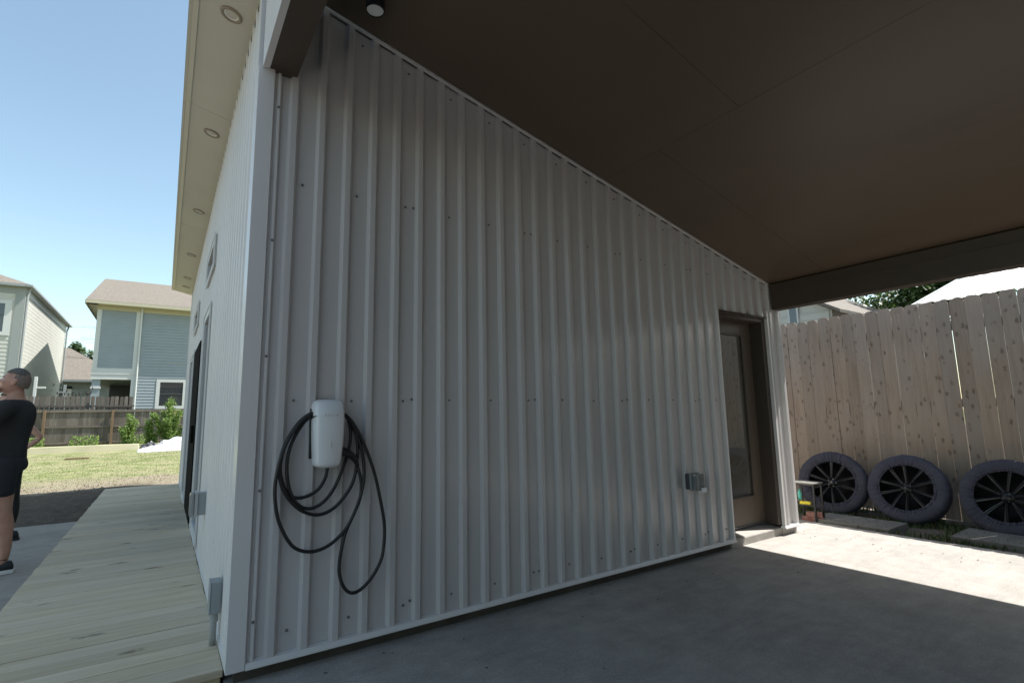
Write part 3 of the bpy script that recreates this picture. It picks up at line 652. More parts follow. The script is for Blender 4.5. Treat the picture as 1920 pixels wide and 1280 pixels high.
# ------------------------------------------------------------ covered wheels
def wheel_cover():
    """local: wheel axis = Z (face toward +Z)"""
    mb = MB(); NU = 330; NV = 26; random.seed(3)
    for i in range(NU):
        a = 2*math.pi*i/NU
        for j in range(NV+1):
            q = j/NV*math.pi*1.28 - 0.42
            # cross-section: rounded box of tyre 0.10 x 0.11 half sizes centred r=.285
            cx, cz = math.cos(q), math.sin(q)
            ex = 0.55; px = math.copysign(abs(cx)**ex, cx)*.085; pz = math.copysign(abs(cz)**ex, cz)*.090
            q2 = j/NV
            r = .285 + px; z = pz
            if q > math.pi*.5: r = .285-(q-math.pi*.5)/(math.pi*.36)*.024; z = .090-.006*(q-math.pi*.5)
            face = max(0, min(1, (q2-.32)/.5))
            wr = noise.noise(Vector((math.cos(a)*9, math.sin(a)*9, q*0.6)))*.006 + noise.noise(Vector((math.cos(a)*22, math.sin(a)*22, q*.5+4)))*.005
            z += wr*face*1.3 + .016*(abs(math.sin(a*23+4*noise.noise(Vector((math.cos(a)*2, math.sin(a)*2, q2*.6)))))-.5)*min(1, face*1.6)*(.45+max(0, q2-.45)*1.6)*(.6+.8*abs(noise.noise(Vector((math.cos(a)*3, math.sin(a)*3, 7)))))
            r += wr*(1-face)*.9
            mb.v.append((r*math.cos(a), r*math.sin(a), z))
    n = NV+1
    for i in range(NU):
        for j in range(NV):
            a_ = i*n+j; b_ = ((i+1) % NU)*n+j; mb.f.append((a_, a_+1, b_+1, b_))
    return mb
def make_wheel(label, loc, rot, group):
    t = thing('covered_wheel', label, 'wheel', loc, rot, group)
    wheel_cover().build('tyre_cover', M['cover'], t, smooth=True)
    mb = MB(); el_ = [( (.262+.002*math.sin(7*a))*math.cos(a), (.262+.002*math.cos(5*a))*math.sin(a), .086+.003*math.sin(9*a)) for a in [2*math.pi*i/60 for i in range(61)]]
    mb.tube(el_, .006, 6, False); mb.build('elastic_hem', M['cover'], t, smooth=True)
    MB().lathe([(.362, -.03), (.362, -.08), (.34, -.105), (.24, -.11), (.235, -.08)], 60).build('tyre', M['rubber'], t, smooth=True)
    rim = MB().lathe([(.272, .066), (.264, .074), (.256, .066), (.243, .03), (.23, -.09), (.0, -.10)], 60).build('rim', M['blackrim'], t, smooth=True)
    # ten spokes in five pairs
    for p in range(5):
        for s in (-1, 1):
            base_a = 2*math.pi*p/5 + .3; a0 = base_a + s*.16; a1 = base_a + s*.34
            mb = MB()
            pi = Vector((.045*math.cos(a0), .045*math.sin(a0), .044)); po = Vector((.255*math.cos(a1), .255*math.sin(a1), .060))
            d = (po-pi); tt = Vector((-d.y, d.x, 0)).normalized(); w0, w1 = .008, .015
            A = [pi-tt*w0, pi+tt*w0, po+tt*w1, po-tt*w1]
            top = [A[0], A[1], A[2], A[3]]; mid0 = (pi+Vector((0, 0, .006))); mid1 = (po+Vector((0, 0, .004)))
            bot = [q-Vector((0, 0, .028)) for q in A]
            i0 = len(mb.v); mb.v += [tuple(v) for v in A]+[tuple(mid0), tuple(mid1)]+[tuple(v) for v in bot]
            for f in ((0, 4, 5, 3), (4, 1, 2, 5), (0, 3, 9, 6), (1, 7, 8, 2), (0, 6, 7, 1, 4), (3, 5, 2, 8, 9), (6, 9, 8, 7)): mb.f.append(tuple(i0+k for k in f))
            mb.build('spoke', M['blackrim'], rim)
            # machined edge
            e0 = pi + tt*w0*s*.9 + Vector((0, 0, .004)); e1 = po + tt*w1*s*.9 + Vector((0, 0, .004))
            MB().tube([e0, e0.lerp(e1, .5)+Vector((0, 0, .002)), e1], [.0012, .0016, .0022], 5).build('machined_edge', M['silver'], rim)
    MB().lathe([(0, .064), (.030, .064), (.034, .058), (.052, .052), (.056, .03)], 30).build('hub_cap', M['blackrim'], rim, smooth=True)
    mb = MB()   # small T emblem
    mb.prism([(-.016, .014, .0645), (0, .017, .0645), (.016, .014, .0645), (.0145, .0085, .0645), (.006, .0105, .0645), (.0035, .0095, .0645), (.0, -.019, .0645), (-.0035, .0095, .0645), (-.006, .0105, .0645), (-.0145, .0085, .0645)], (0, 0, .0015))
    mb.build('emblem', M['silver'], rim)
    for k in range(5):
        a = 2*math.pi*k/5 + .3+.63
        MB().lathe([(0, .036), (.008, .036), (.009, .0)], 8, Matrix.Translation((.042*math.cos(a), .042*math.sin(a), .02))).build('lug_nut', M['silver'], rim)
    return t
def face_rot(lean, yaw, spin):
    # wheel axis (+Z local) -> pointing to -X (toward slab), leaning back by lean, yawed
    ax = Vector((-math.cos(lean)*math.cos(yaw), -math.cos(lean)*math.sin(yaw), math.sin(lean)))
    up = Vector((0, 0, 1)); xx = up.cross(ax).normalized(); yy_ = ax.cross(xx)
    return (Matrix((xx, yy_, ax)).transposed() @ Matrix.Rotation(spin, 3, 'Z')).to_euler()
gw = 'wheels in grey fabric covers leaning on the fence'
make_wheel('leftmost covered wheel, lightest grey cover, beside the small black stand', (6.42, .275, .315), face_rot(R(14), R(12), .35), gw)
make_wheel('middle covered wheel with a purplish cover gaping at its lower left', (6.45, -.475, .32), face_rot(R(20), R(4), 1.0), gw)
make_wheel('rightmost covered wheel with purplish cover, cut off by the right edge', (6.45, -1.29, .32), face_rot(R(20), R(0), 1.5), gw)

# stepping slabs
for (x0, x1, y0, y1, lb) in ((5.62, 6.10, -.66, .10, 'flat concrete stepping slab in front of the middle covered wheel'), (5.74, 6.30, -1.95, -1.10, 'flat concrete stepping slab in front of the rightmost covered wheel')):
    o = MB().box(x0, x1, y0, y1, -.05, .022).build('stepping_slab', M['paver'], bevel=.006); tag(o, lb, 'slab', 'stepping slabs in the side strip')
    o.rotation_euler = (0, 0, R(1))
# stand
t = thing('metal_stand', 'small black metal stand with a pale top beside the wall end', 'stand', (5.60, .10, -.02))
MB().box(-.02, .20, -.005, .25, .405, .42).build('top', M['paver'], t, bevel=.003)
for (x, y_) in ((0, .01), (.17, .01), (0, .225), (.17, .225)): MB().box(x, x+.016, y_-.008, y_+.008, 0, .405).build('leg', M['blackmetal'], t)
for (xa, za) in ((0, .389), (.17, .389), (0, .17), (.17, .17)): MB().box(xa, xa+.016, .018, .217, za, za+.014).build('rail', M['blackmetal'], t)
t = thing('brick', 'reddish broken brick on the ground under the black stand', 'brick', (5.66, .17, -.03), (0, 0, .4))
MB().box(-.05, .05, -.10, .10, 0, .062).build('brick_body', M['brick'], t, bevel=.006); MB().box(-.045, .05, -.095, .06, .063, .115).build('brick_half', M['brick'], t, bevel=.008)
t = thing('garden_sprayer_head', 'yellow plastic garden tool head lying on the stand lower rail', 'garden tool', (5.63, .225, .16), (0, 0, .2))
mb = MB(); mb.box(-.02, .02, -.06, .05, 0, .035); mb.build('yellow_body', M['yellow'], t, bevel=.008); MB().tube([(0, .04, .02), (0, .08, .03), (0, .09, .0)], .010, 8).build('nozzle', M['blackmetal'], t)
o = MB().lathe([(0, 0), (.020, 0), (.022, .07), (.012, .09), (.012, .11), (0, .11)], 14, Matrix.Translation((5.63, .275, .21))).build('spray_bottle', M['teal'], smooth=True); tag(o, 'small teal bottle clipped to the black stand beside the wall', 'bottle')

# weeds and grass in the side strip
def blades(name, n, fx, fy, hz, h0, h1, material, label, cat='grass'):
    mb = MB()
    for _ in range(n):
        x = random.uniform(*fx); y_ = random.uniform(*fy)
        if name == 'side_weeds' and noise.noise(Vector((x*1.6, y_*1.6, 5))) < -.12: continue
        z = hz(x, y_); h = random.uniform(h0, h1); a = random.uniform(0, 6.28); w = h*.10+.0015; lean = random.uniform(.1, .8)*h
        dx, dy = math.cos(a), math.sin(a); i = len(mb.v)
        mb.v += [(x-dy*w, y_+dx*w, z), (x+dy*w, y_-dx*w, z), (x+dx*lean*.4+dy*w*.7, y_+dy*lean*.4-dx*w*.7, z+h*.6), (x+dx*lean*.4-dy*w*.7, y_+dy*lean*.4+dx*w*.7, z+h*.6), (x+dx*lean, y_+dy*lean, z+h)]
        mb.f += [(i, i+1, i+2, i+3), (i+3, i+2, i+4)]
    o = mb.build(name, material); tag(o, label, cat, kind='stuff'); return o
random.seed(5)
blades('side_weeds', 7000, (5.6, 6.85), (-3, 1.2), lambda x, y_: -.035, .02, .075, M['weed'], 'low dark green weeds between the slab and the tall fence')
blades('lawn_grass', 26000, (-7, 2), (9.6, 19), gz, .012, .034, M['grass'], 'short patchy yellow green lawn beyond the deck')

# dry leaves and grit on the slab, mostly along the fence side and the wall base
random.seed(77); mb = MB()
for _ in range(80):
    if random.random() < .6: x, y_ = 5.5-abs(random.gauss(0, .35)), random.uniform(-2.6, .0)
    else: x, y_ = random.uniform(.2, 5.2), -abs(random.gauss(0, .5))-.05
    s_ = random.uniform(.004, .013); a = random.uniform(0, 6.28); c_, d_ = math.cos(a)*s_, math.sin(a)*s_; i = len(mb.v)
    mb.v += [(x-c_, y_-d_, .003), (x+d_*.5, y_-c_*.5, .006), (x+c_, y_+d_, .004), (x-d_*.5, y_+c_*.5, .007)]; mb.f.append((i, i+1, i+2, i+3))
tag(mb.build('leaf_litter', M['bark']), 'small dry leaves and grit scattered on the concrete slab', 'litter', kind='stuff')

# pebbles and clods on the dirt
mb = MB()
for _ in range(700):
    x = random.uniform(-4, -.9); y_ = random.uniform(6.1, 10.4); s = random.uniform(.006, .028); z = gz(x, y_)
    P = [(x+s*random.uniform(.7, 1.3)*dx, y_+s*random.uniform(.7, 1.3)*dy, z+s*.5*dz+.002) for dx, dy, dz in ((1, 0, 0), (0, 1, 0), (-1, 0, 0), (0, -1, 0), (0, 0, 1.2))]
    i = len(mb.v); mb.v += P; mb.f += [(i, i+1, i+4), (i+1, i+2, i+4), (i+2, i+3, i+4), (i+3, i, i+4)]
tag(mb.build('dirt_clods', M['dirt']), 'loose clods and pebbles on the bare dirt beside the deck', 'clods', kind='stuff')

# ------------------------------------------------------------ far yard
o = MB().box(-5.4, -1.02, 20.0, 20.14, gz(-3, 20)-.02, gz(-3, 20)+.22).build('landscape_timber', M['timber'], bevel=.008); tag(o, 'long pale landscape timber lying across the far edge of the lawn', 'timber')
o.rotation_euler = (0, 0, 0)
o = MB().box(-2.65, -2.1, 17.0, 17.14, gz(-2.4, 17)-.01, gz(-2.4, 17)+.05).build('wood_offcut', M['oldpost'], bevel=.01); tag(o, 'short weathered wood offcut lying on the lawn before the timber', 'wood')
def cloth_heap(name, cx, cy, rx, ry, h, material, seed, label, cat):
    mb = MB(); n = 40
    for j in range(n+1):
        for i in range(n+1):
            u = -1+2*i/n; v = -1+2*j/n; x = cx+u*rx; y_ = cy+v*ry; r = max(abs(u), abs(v)); f = max(0, 1-r**3)
            z = gz(x, y_) + .004 + f*(h*.45 + h*.55*abs(noise.noise(Vector((u*2.3+seed, v*2.3, seed)))*1.8) + .2*h*noise.noise(Vector((u*7, v*7, seed))))
            mb.v.append((x+.12*noise.noise(Vector((u*3, v*3, seed+9))), y_, z))
    for j in range(n):
        for i in range(n): mb.f.append((j*(n+1)+i, j*(n+1)+i+1, (j+1)*(n+1)+i+1, (j+1)*(n+1)+i))
    o = mb.build(name, material, smooth=True); tag(o, label, cat); return o
cloth_heap('white_sheeting', .12, 19.9, 1.15, 1.1, .22, M['tarp'], 3, 'crumpled white sheeting spread on the far lawn', 'sheeting')
cloth_heap('rolled_sheeting', .30, 21.9, .85, .45, .40, M['tarp'], 8, 'thick roll of white sheeting under the largest green shrub', 'sheeting')
cloth_heap('black_bag', -.72, 21.2, .30, .30, .26, M['blackbag'], 5, 'black plastic bag beside the end of the pale timber', 'bag')

def far_fence(name, label, y, x0, x1, zb, zt, front_rails, post_x, mats, group=None, gap=.0, kick=True):
    t = thing(name, label, 'fence', (0, y, 0), group=group)
    w = .068; src = None; x = x0; k = 0
    while x < x1:
        if src is None or k < 3:
            mb = MB(); mb.prism([(-w, 0, 0), (w, 0, 0), (w, 0, zt-zb-.03), (w-.03, 0, zt-zb), (-w+.03, 0, zt-zb), (-w, 0, zt-zb-.03)], (0, .016, 0)); src = mb.build('picket', mats[0], t); o = src
        else: o = inst('picket', src, t)
        o.location = (x, random.uniform(0, .006), zb+random.uniform(-.015, .015)); o.rotation_euler = (0, random.uniform(-.006, .006), 0); x += .142+gap; k += 1
    for z in front_rails: MB().box(x0-.1, x1+.1, -.042, -.004, z, z+.085).build('rail', mats[1], t)
    for px in post_x: MB().box(px-.045, px+.045, -.135, -.045, zb, zt-.02).build('fence_post', mats[2], t)
    return t
far_fence('weathered_fence', 'weathered brown board fence with visible posts across the back of the lawn', 27.0, -9.5, 4.5, .05, 1.78, (.28, .98, 1.66), (-4.62, -2.28, .1, 2.5, -7), (M['oldfence'], M['oldfence'], M['oldpost']))
far_fence('upper_picket_fence', 'taller weathered picket fence with gaps showing above the nearer board fence', 27.9, -9.5, -1.65, .05, 2.40, (1.9,), (-3.1,), (M['oldfence'], M['oldfence'], M['oldfence']), gap=.035)

# shrubs
def shrub(label, x, y, h, w, n, seed, base=.1):
    random.seed(seed)
    t = thing('shrub', label, 'shrub', (x, y, gz(x, y)), group='leafy green shrubs in front of the weathered fence')
    st = MB(); tips = []
    for k in range(max(5, int(w*14))):
        a = random.uniform(0, 6.28); r = w*math.sqrt(random.random()); top = Vector((r*math.cos(a), r*math.sin(a)*.6, h*random.uniform(.55, 1)*(1-.35*(r/w))))
        b0 = Vector((random.uniform(-.08, .08), random.uniform(-.08, .08), 0)); st.tube([b0, b0.lerp(top, .5)+Vector((random.uniform(-.05, .05), 0, .05)), top], [.012, .008, .004], 5); tips.append((b0, top))
    st.build('stem', M['stem'], t)
    lf = MB()
    for _ in range(n):
        b0, top = random.choice(tips); f = random.uniform(base, 1.02); c = b0.lerp(top, f)+Vector((random.gauss(0, .07), random.gauss(0, .06), random.gauss(0, .04)))
        s = random.uniform(.03, .065); nrm = Vector((random.gauss(0, .7), random.gauss(-.5, .6), random.uniform(.2, 1))).normalized(); u = nrm.orthogonal().normalized(); v = nrm.cross(u)
        an = random.uniform(0, 6.28); u, v = u*math.cos(an)+v*math.sin(an), v*math.cos(an)-u*math.sin(an)
        i = len(lf.v); lf.v += [tuple(c-u*s), tuple(c+v*s*.5+nrm*.01), tuple(c+u*s), tuple(c-v*s*.5+nrm*.01)]; lf.f.append((i, i+1, i+2, i+3))
    tag(lf.build('foliage', M['leafbright'], t), kind='stuff')
shrub('tall slender leafy shrub beside the white pole, leftmost of the three shrubs', -1.55, 24.5, 1.75, .34, 1700, 1)
shrub('narrow leafy shrub in the middle, just left of the widest shrub', -.72, 24.5, 1.5, .30, 1500, 2)
shrub('widest and tallest bright green shrub, in front of the blue house window', -.05, 24.5, 2.2, .78, 5200, 3)
random.seed(21)
mb = MB()
for _ in range(2600):
    x = random.uniform(-6, -1.0); 
    if noise.noise(Vector((x*1.1, 3, 0))) < -.05: continue
    y_ = random.uniform(26.3, 26.85); c = Vector((x, y_, gz(x, y_)+random.random()**1.8*.42)); s = random.uniform(.03, .06); nrm = Vector((random.gauss(0, .7), random.gauss(-.5, .5), random.random())).normalized(); u = nrm.orthogonal().normalized(); v = nrm.cross(u)
    i = len(mb.v); mb.v += [tuple(c-u*s), tuple(c+v*s*.5), tuple(c+u*s), tuple(c-v*s*.5)]; mb.f.append((i, i+1, i+2, i+3))
tag(mb.build('fence_weeds', M['leafbright']), 'straggly green weeds along the foot of the weathered fence', 'weeds', kind='stuff')

# ------------------------------------------------------------ houses
def siding_wall(name, p0, p1, z0, z1, out, material, parent, pitch=.16, lap=.016, tops=None, holes=()):
    """lapped boards on the wall from p0 to p1 (xy), outward normal out; tops(s) optional"""
    mb = MB(); p0 = Vector((*p0, 0)); p1 = Vector((*p1, 0)); L = (p1-p0).length; d = (p1-p0)/L; o = Vector((*out, 0)); z = z0
    while z < z1-.001:
        zt = min(z+pitch, z1)
        ss = [0, L]
        for h in holes:
            if h[2] < zt-.01 and h[3] > z+.01: ss += [h[0], h[1]]
        ss = sorted(ss)
        for a, b in zip(ss[::2], ss[1::2]):
            if tops:
                # clip against a gable line
                if tops((a+b)/2) < z: continue
            A = p0+d*a; B = p0+d*b
            mb.quad(A+o*lap+Vector((0, 0, z)), B+o*lap+Vector((0, 0, z)), B+o*.002+Vector((0, 0, zt)), A+o*.002+Vector((0, 0, zt)))
            mb.quad(A+o*lap+Vector((0, 0, z)), B+o*lap+Vector((0, 0, z)), B+Vector((0, 0, z)), A+Vector((0, 0, z)))
        z = zt
    return mb.build(name, material, parent)
bh = thing('blue_house', 'two storey blue grey lap sided house with brown shingle roof beyond the fence', 'house')
X0, X1, Y0, Y1 = -3.55, 8.5, 31.0, 42.0; EZ = 7.35; RZ_ = 9.94; XM = -1.82
MB().box(X0+.03, X1-.03, Y0+.03, Y1-.03, 3.42, EZ).build('wall_core', M['greysiding'], bh); MB().box(XM+.03, X1-.03, Y0+.03, Y1-.03, .1, 3.42).build('wall_core', M['greysiding'], bh)
siding_wall('siding', (X0, Y0), (XM, Y0), 3.98, EZ, (0, -1), M['bluesiding'], bh)
siding_wall('siding', (XM, Y0), (X1, Y0), .3, EZ, (0, -1), M['bluesiding'], bh, holes=((1.06, 2.38, 1.95, 3.45),), lap=.024)
siding_wall('siding', (X0, Y1), (X0, Y0), 3.98, EZ, (-1, 0), M['bluesiding'], bh)
mb = MB(); mb.box(X0-.04, XM+.02, Y0-.035, Y0+.02, 3.40, 3.98); mb.build('band_board', M['whitetrim'], bh)
MB().box(X0-.05, XM+.02, Y0-.06, Y0+.0, 3.66, 3.70).build('band_ledge', M['whitetrim'], bh)
MB().box(X0-.02, X0+.17, Y0-.03, Y0+.02, 3.98, EZ).build('corner_board', M['whitetrim'], bh)
MB().box(XM-.09, XM+.09, Y0-.045, Y0+.02, .3, EZ-.02).build('corner_board', M['whitetrim'], bh)
MB().tube([(XM+.14, Y0-.10, EZ-.05), (XM+.14, Y0-.10, 1.25), (XM+.08, Y0-.16, .3)], .045, 8).build('downspout', M['whitetrim'], bh)
MB().box(X0+.02, X0+.36, Y0+.02, Y0+.34, .3, 3.40).build('porch_column', M['bluesiding'], bh); MB().box(X0-.02, X0+.40, Y0-.02, Y0+.38, 2.92, 3.02).build('column_cap', M['whitetrim'], bh)
MB().box(X0+.4, XM, 36.0, 36.2, .2, 3.4).build('porch_back_wall', M['greydark'], bh)
wx0, wx1, wz0, wz1 = XM+1.20, XM+2.26, 2.02, 3.30
f = MB().box(wx0-.17, wx0, Y0-.04, Y0, wz0-.16, wz1+.16).box(wx1, wx1+.17, Y0-.04, Y0, wz0-.16, wz1+.16).box(wx0, wx1, Y0-.04, Y0, wz1, wz1+.16).box(wx0, wx1, Y0-.04, Y0, wz0-.16, wz0).build('window', M['whitetrim'], bh)
MB().box(wx0, wx1, Y0-.006, Y0+.01, wz0, wz1).build('pane', M['winglass'], f); MB().box(wx0, wx1, Y0-.02, Y0-.007, (wz0+wz1)/2-.02, (wz0+wz1)/2+.02).build('sash_bar', M['greydark'], f)
ov = .62; sl = (RZ_-EZ)/((Y1-Y0)/2); YM = (Y0+Y1)/2; ez = EZ-.04
mb = MB(); xl, xr, rx0 = X0-.47, X1+.45, X0-.32; e0, e1 = ez+.12, ez+.12
mb.quad((xl, Y0-ov-.02, e0), (xr, Y0-ov-.02, e0), (xr, YM, RZ_), (rx0, YM, RZ_)); mb.quad((xr, Y1+ov, e0), (xl, Y1+ov, e0), (rx0, YM, RZ_), (xr, YM, RZ_)); mb.poly([(xl, Y1+ov, e0), (xl, Y0-ov-.02, e0), (rx0, YM, RZ_)]); mb.poly([(xr, Y0-ov-.02, e0), (xr, Y1+ov, e0), (xr, YM, RZ_)]); mb.poly([(xl, Y0-ov-.02, e0-.002), (xl, Y1+ov, e0-.002), (xr, Y1+ov, e0-.002), (xr, Y0-ov-.02, e0-.002)])
mb.build('roof', M['shingle'], bh)
MB().box(X0-.47, X1+.45, Y0-ov-.03, Y0-ov-.002, ez-.06, ez+.11).build('eave_fascia', M['cream'], bh)
MB().box(X0-.44, X1+.45, Y0-ov, Y0-.005, EZ-.06, EZ-.02).build('eave_soffit', M['cream'], bh)
MB().box(X0-.05, X1, Y0-.05, Y0-.004, EZ-.30, EZ-.061).build('frieze_board', M['cream'], bh)
mb = MB(); mb.prism([(X0+.02, Y0+.1, EZ-.02), (X0+.02, Y1-.1, EZ-.02), (X0+.02, (Y0+Y1)/2, RZ_-.06)], (.1, 0, 0)); mb.build('gable', M['bluesiding'], bh)
MB().box(X0-.49, X0-.471, Y0-ov-.02, Y1+ov, ez-.10, ez+.10).build('side_fascia', M['cream'], bh); MB().box(X0-.47, X0, Y0-ov, Y1+ov, EZ-.06, EZ-.02).build('side_soffit', M['cream'], bh)

wh = thing('white_house', 'tall pale lap sided house at the left edge with a grey gutter and dark window', 'house')
WX, WY0, WY1, WZ = -6.30, 30.4, 42.9, 7.75
MB().box(-14, WX-.03, WY0+.03, WY1-.03, .1, WZ).build('wall_core', M['greysiding'], wh)
siding_wall('siding', (WX, WY0), (WX, WY1), .2, WZ, (1, 0), M['whitesiding'], wh, pitch=.19, lap=.008)
siding_wall('siding', (-14, WY0), (WX, WY0), .2, WZ, (0, -1), M['whitesiding'], wh, pitch=.19)
MB().box(WX-.32, WX+.035, WY0-.035, WY0+.02, .2, WZ).build('corner_board', M['greysiding'], wh); MB().box(WX-.02, WX+.035, WY0+.021, WY0+.14, .2, WZ).build('corner_board', M['whitetrim'], wh)
MB().box(WX-.02, WX+.03, WY0+.15, WY1, WZ-.35, WZ-.02).build('frieze_board', M['whitetrim'], wh); MB().box(-14, WX-.33, WY0-.03, WY0+.0, WZ-.35, WZ-.02).build('frieze_board', M['greysiding'], wh)
MB().box(WX+.02, WX+.30, WY0-.30, WY1+.3, WZ-.02, WZ+.10).build('gutter', M['greybox'], wh, bevel=.02); MB().box(-14, WX+.02, WY0-.32, WY0-.02, WZ-.02, WZ+.10).build('gutter', M['greybox'], wh)
for yy_ in (WY0+.08, WY1-.1): MB().tube([(WX+.16, yy_, WZ), (WX+.09, yy_, WZ-.4), (WX+.09, yy_, .3)], .05, 8).build('downspout', M['greybox'], wh)
mb = MB(); a = (WX+.2, WY0-.3, WZ+.10); b = (WX+.2, WY1+.2, WZ+.10); c = (-10.2, WY1-3.7, WZ+2.0); d = (-10.2, WY0+3.7, WZ+2.0); e = (-14.5, WY0-.3, WZ+.1); g = (-14.5, WY1+.2, WZ+.1)
mb.quad(a, b, c, d); mb.poly([a, d, e]); mb.quad(e, d, c, g); mb.poly([b, g, c]); mb.poly([a, e, g, b]); mb.build('roof', M['shingle'], wh)
f = MB().box(-8.6, -8.44, WY0-.05, WY0, 5.35, 7.05).box(-6.94, -6.70, WY0-.05, WY0, 5.35, 7.05).box(-8.44, -6.94, WY0-.05, WY0, 6.88, 7.05).box(-8.44, -6.94, WY0-.05, WY0, 5.35, 5.52).build('window', M['whitetrim'], wh)
MB().box(-8.44, -6.94, WY0-.035, WY0-.025, 5.52, 6.88).build('pane', M['winglass'], f); MB().box(-8.44, -6.94, WY0-.045, WY0-.036, 6.30, 6.34).build('sash_bar', M['greydark'], f)
MB().tube([(-7.6, WY0+1.2, WZ+.3), (-7.6, WY0+1.2, WZ+1.3)], .05, 8).build('roof_vent', M['whitetrim'], wh)

sh = thing('small_grey_house', 'low grey sided house with a brown hip roof seen between the two tall houses', 'house')
MB().box(-10, -3.2, 48, 55, .2, 4.35).build('wall_core', M['greysiding'], sh); siding_wall('siding', (-10, 48), (-3.2, 48), .4, 4.35, (0, -1), M['greysiding'], sh, pitch=.2, lap=.03)
mb = MB(); a = (-10.5, 47.5, 4.4); b = (-2.7, 47.5, 4.4); c = (-2.7, 55.5, 4.4); d = (-10.5, 55.5, 4.4); e = (-7.6, 51.5, 7.2); g = (-7.0, 51.5, 7.2)
mb.quad(a, b, g, e); mb.poly([b, c, g]); mb.quad(c, d, e, g); mb.poly([d, a, e]); mb.quad(a, b, c, d); mb.build('roof', M['shingle'], sh)
MB().box(-10.5, -2.7, 47.42, 47.5, 4.25, 4.42).build('eave_fascia', M['greybox'], sh)
f = MB().box(-6.95, -6.75, 47.93, 47.98, 3.0, 3.9).box(-6.25, -7.65, 47.93, 47.98, 3.0, 3.9).box(-6.75, -6.25, 47.93, 47.98, 3.75, 3.9).box(-6.75, -6.25, 47.93, 47.98, 3.0, 3.1).build('window', M['whitetrim'], sh); MB().box(-6.75, -6.25, 47.95, 47.97, 3.1, 3.75).build('pane', M['winglass'], f)

# pole with cross arm, string lights, wires
t = thing('clothesline_pole', 'white pole with a short cross arm standing behind the weathered fence', 'pole', (-5.22, 28.2, .1))
MB().box(-.055, .055, -.05, .05, 0, 3.18).build('upright', M['whitetrim'], t, bevel=.01); MB().box(.056, .36, -.04, .04, 2.66, 2.74).build('cross_arm', M['whitetrim'], t)
t = thing('white_pole', 'second shorter pole with cross arm behind the fence, right of the white one', 'pole', (-4.45, 30.2, .1))
MB().box(-.05, .05, -.04, .04, 0, 2.95).build('upright', M['greysiding'], t); MB().box(-.25, .25, -.042, -.02, 2.55, 2.62).build('cross_arm', M['greysiding'], t)
def strand(pts, sag, bulbs, label):
    t = thing('string_lights', label, 'string lights'); mb = MB(); L = []
    for p, q in zip(pts, pts[1:]):
        p, q = Vector(p), Vector(q)
        for i in range(13): s = i/12; L.append(p.lerp(q, s)-Vector((0, 0, sag*4*s*(1-s))))
    mb.tube(L, .009, 5); mb.build('wire', M['wire'], t)
    for i in range(2, len(L)-1, max(1, len(L)//bulbs)):
        p = L[i]; MB().lathe([(0, -.13), (.03, -.11), (.034, -.07), (.018, -.04), (.018, 0), (0, 0)], 7, Matrix.Translation(p)).build('bulb', M['blackmetal'], t)
strand([(-5.0, 29.4, 3.3), (-3.6, 29.7, 2.75), (-3.45, 30.9, 3.1)], .25, 12, 'upper string of dark bulbs sagging between the pole and the blue house')
strand([(-4.9, 29.5, 2.75), (-3.3, 30.0, 2.75)], .12, 9, 'lower string of dark bulbs just above the fence tops')
for k, (za, zb_, lb) in enumerate(((8.75, 8.95, 'highest thin power line crossing the sky between the houses'), (7.75, 8.15, 'middle thin power line crossing the sky between the houses'), (7.45, 7.95, 'lowest thin power line crossing the sky between the houses'))):
    L = [Vector((-40, 50, za-1)), Vector((-7, 50, za)), Vector((-5, 50, zb_)), Vector((20, 50, zb_+2))]
    o = MB().tube(catmull(L, 6), .006, 5).build('power_line', M['wire']); tag(o, lb, 'wire', 'power lines')

# background trees
def tree(label, x, y, zc, rx, rz, n, seed, ls=.16, material=None, base=0):
    random.seed(seed); t = thing('tree', label, 'tree', (x, y, base)); zc -= base
    tr = MB(); tr.tube([(0, 0, 0), (.05, 0, zc*.5), (-.03, .02, zc)], [.22, .17, .09], 9)
    cl = []
    for k in range(16):
        v = Vector((random.gauss(0, 1), random.gauss(0, 1), random.gauss(0, 1))).normalized()*random.uniform(.35, .85); p = Vector((v.x*rx, v.y*rx, zc+v.z*rz)); cl.append((p, random.uniform(.28, .5)))
        tr.tube([(0, 0, zc*.6), Vector((0, 0, zc*.8)).lerp(p, .5), p], [.08, .05, .02], 5)
    tr.build('trunk', M['bark'], t)
    lf = MB()
    for _ in range(n):
        p, r = random.choice(cl); v = Vector((random.gauss(0, 1), random.gauss(0, 1), random.gauss(0, 1))); v = v.normalized()*random.random()**.4*r; c = p+Vector((v.x*rx, v.y*rx, v.z*rz)); s = ls*random.uniform(.5, 1.2)
        nrm = (v+Vector((random.gauss(0, .5), random.gauss(0, .5), .5+random.random()))).normalized(); u = nrm.orthogonal().normalized(); w = nrm.cross(u); i = len(lf.v)
        lf.v += [tuple(c-u*s), tuple(c+w*s*.5), tuple(c+u*s), tuple(c-w*s*.5)]; lf.f.append((i, i+1, i+2, i+3))
    tag(lf.build('crown', material or M['leaf'], t), kind='stuff')
tree('far bushy tree crown rising behind the small grey house roof', -7.7, 62, 7.5, 1.5, 1.7, 3000, 4, .2)
tree('dark green tree rising behind the tall picket fence, left of the tin roof', 19, 2.9, 4.6, 2.3, 1.5, 9000, 6, .11)
tree('sparser green tree behind the tall picket fence beside the white house', 17.5, 5.1, 4.3, 1.1, .75, 1500, 8, .10)

# houses behind the tall fence
rh = thing('tin_roof_house', 'neighbouring house with a pale corrugated metal roof above the tall fence', 'house')
